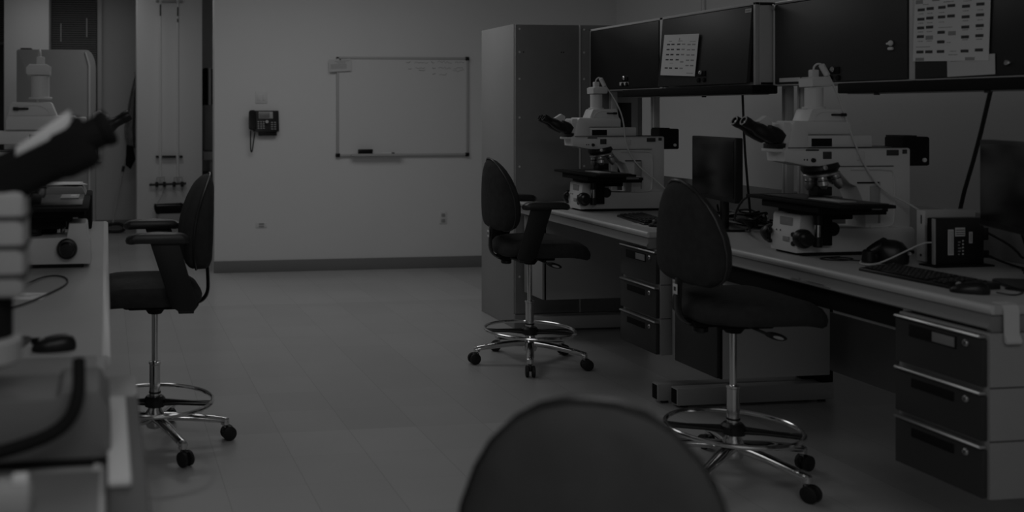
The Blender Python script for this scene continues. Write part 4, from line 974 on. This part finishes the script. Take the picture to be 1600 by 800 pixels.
t = thing('paper_sheet', 'loose white sheets lying on top of the printer lid', 'paper', (-0.27, 5.48, ZT+0.222))
MB().box(-0.12, 0.16, -0.10, 0.12, 0.0, 0.003, 'paperdim', Mx=Matrix.Rotation(rg(12), 4, 'Z')).box(-0.10, 0.14, -0.09, 0.11, 0.003, 0.006, 'paper', Mx=Matrix.Rotation(rg(-6), 4, 'Z')).build('sheet', t)
t = thing('paper_sheet', 'white printed slip on the left bench under a thin black cable', 'paper', (-0.262, 3.44, ZT))
MB().box(-0.08, 0.07, -0.06, 0.06, 0.0, 0.0012, 'paper', Mx=Matrix.Rotation(rg(-12), 4, 'Z')).box(-0.02, 0.02, -0.005, 0.0, 0.0012, 0.0016, 'ink').box(0.02, 0.05, 0.01, 0.014, 0.0012, 0.0016, 'ink').build('sheet', t)
cable('thin_cable', 'thin black cable looped over the white slip on the left bench', [(-0.33, 3.50, ZT+0.01), (-0.28, 3.58, ZT+0.012), (-0.22, 3.82, ZT+0.006), (-0.15, 3.82, ZT+0.004), (-0.125, 3.66, ZT+0.004), (-0.18, 3.46, ZT+0.006), (-0.27, 3.22, ZT+0.006), (-0.36, 3.15, ZT+0.006)], 0.003, 'rubber')
cable('power_cable', 'thick black cord curling over the blurred microscope base', [(-0.40, 1.74, ZT+0.01), (-0.25, 1.735, ZT+0.03), (-0.173, 1.735, ZT+0.046), (-0.10, 1.735, ZT+0.066), (-0.06, 1.74, ZT+0.09), (-0.044, 1.75, ZT+0.13), (-0.046, 1.80, ZT+0.178)], 0.012, 'matte')
t = thing('foam_strip', 'white foam strip lying along the near edge of the left bench', 'foam strip', (0.022, 1.88, ZT+0.012))
MB().box(-0.019, 0.019, -0.24, 0.24, 0.0, 0.014, 'foam', 0.005).build('strip', t)
t = thing('edge_shelf', 'dark narrow ledge along the near side of the left bench', 'ledge', (0.035, 1.55, 0.80))
MB().box(-0.033, 0.033, -0.55, 0.62, 0.0, 0.069, 'ledge', 0.008).build('ledge_board', t)
MB().poly(rrect(-0.033, 0.033, 0.62, 0.79, 0.02), 'z', 0.002, 0.0695, 'topL', 0.004).build('ledge_end', t)
t = thing('dark_sheet', 'thin dark sheet under the blurred microscope on the left bench', 'mat', (-0.3, 1.55, ZT))
MB().box(-0.35, 0.29, -0.45, 0.20, 0.0, 0.003, 'lockerdoor', 0.001).build('mat', t)  # thin sheet, darker than the bench top around it
t = thing('tape_dispenser', 'pale blurred tape dispenser in the bottom left corner', 'tape dispenser', (-0.17, 1.58, ZT+0.003))
MB().box(-0.08, 0.06, -0.03, 0.03, 0.0, 0.05, 'greymetal', 0.012).build('dispenser_body', t)
MB().lathe([(0.012, -0.01), (0.026, -0.01), (0.026, 0.01), (0.012, 0.01)], 'printer', (-0.02, 0, 0.052), (0, 1, 0), n=20).build('tape_roll', t)
MB().box(0.03, 0.055, -0.012, 0.012, 0.045, 0.06, 'white', 0.004).build('cutter', t)

# ------------------------------------------------------------------ light: unseen area lights at ceiling height, some added as fill
def lamp(x, y, sx, sy, w, z=2.97):
    l = bpy.data.lights.new('unseen_ceiling_light', 'AREA'); l.shape = 'RECTANGLE'; l.size = sx; l.size_y = sy; l.energy = w
    o = bpy.data.objects.new('unseen_ceiling_light', l); C.objects.link(o); o.location = (x, y, z); return o
lamp(1.62, 7.2, 2.4, 1.2, 42)
lamp(0.4, 4.8, 1.8, 1.2, 18)
lamp(-0.45, 11.5, 1.2, 0.6, 7)  # unseen, placed to brighten the far wall
lamp(0.5, 9.9, 1.0, 0.5, 15)  # unseen extra light, added to brighten the white pillar
lamp(0.5, 0.1, 2.4, 1.2, 68)  # unseen fill added above the camera for faces turned toward it
w = bpy.data.worlds.new('world'); bpy.context.scene.world = w; w.use_nodes = True
w.node_tree.nodes['Background'].inputs[0].default_value = (1, 1, 1, 1); w.node_tree.nodes['Background'].inputs[1].default_value = 0.02

sc = bpy.context.scene
sc.view_settings.view_transform = 'Standard'; sc.view_settings.look = 'None'
sc.view_settings.exposure = -1.9; sc.view_settings.gamma = 1.0; sc.view_settings.use_curve_mapping = False
sc.cycles.use_denoising = True
sc.cycles.max_bounces = 6
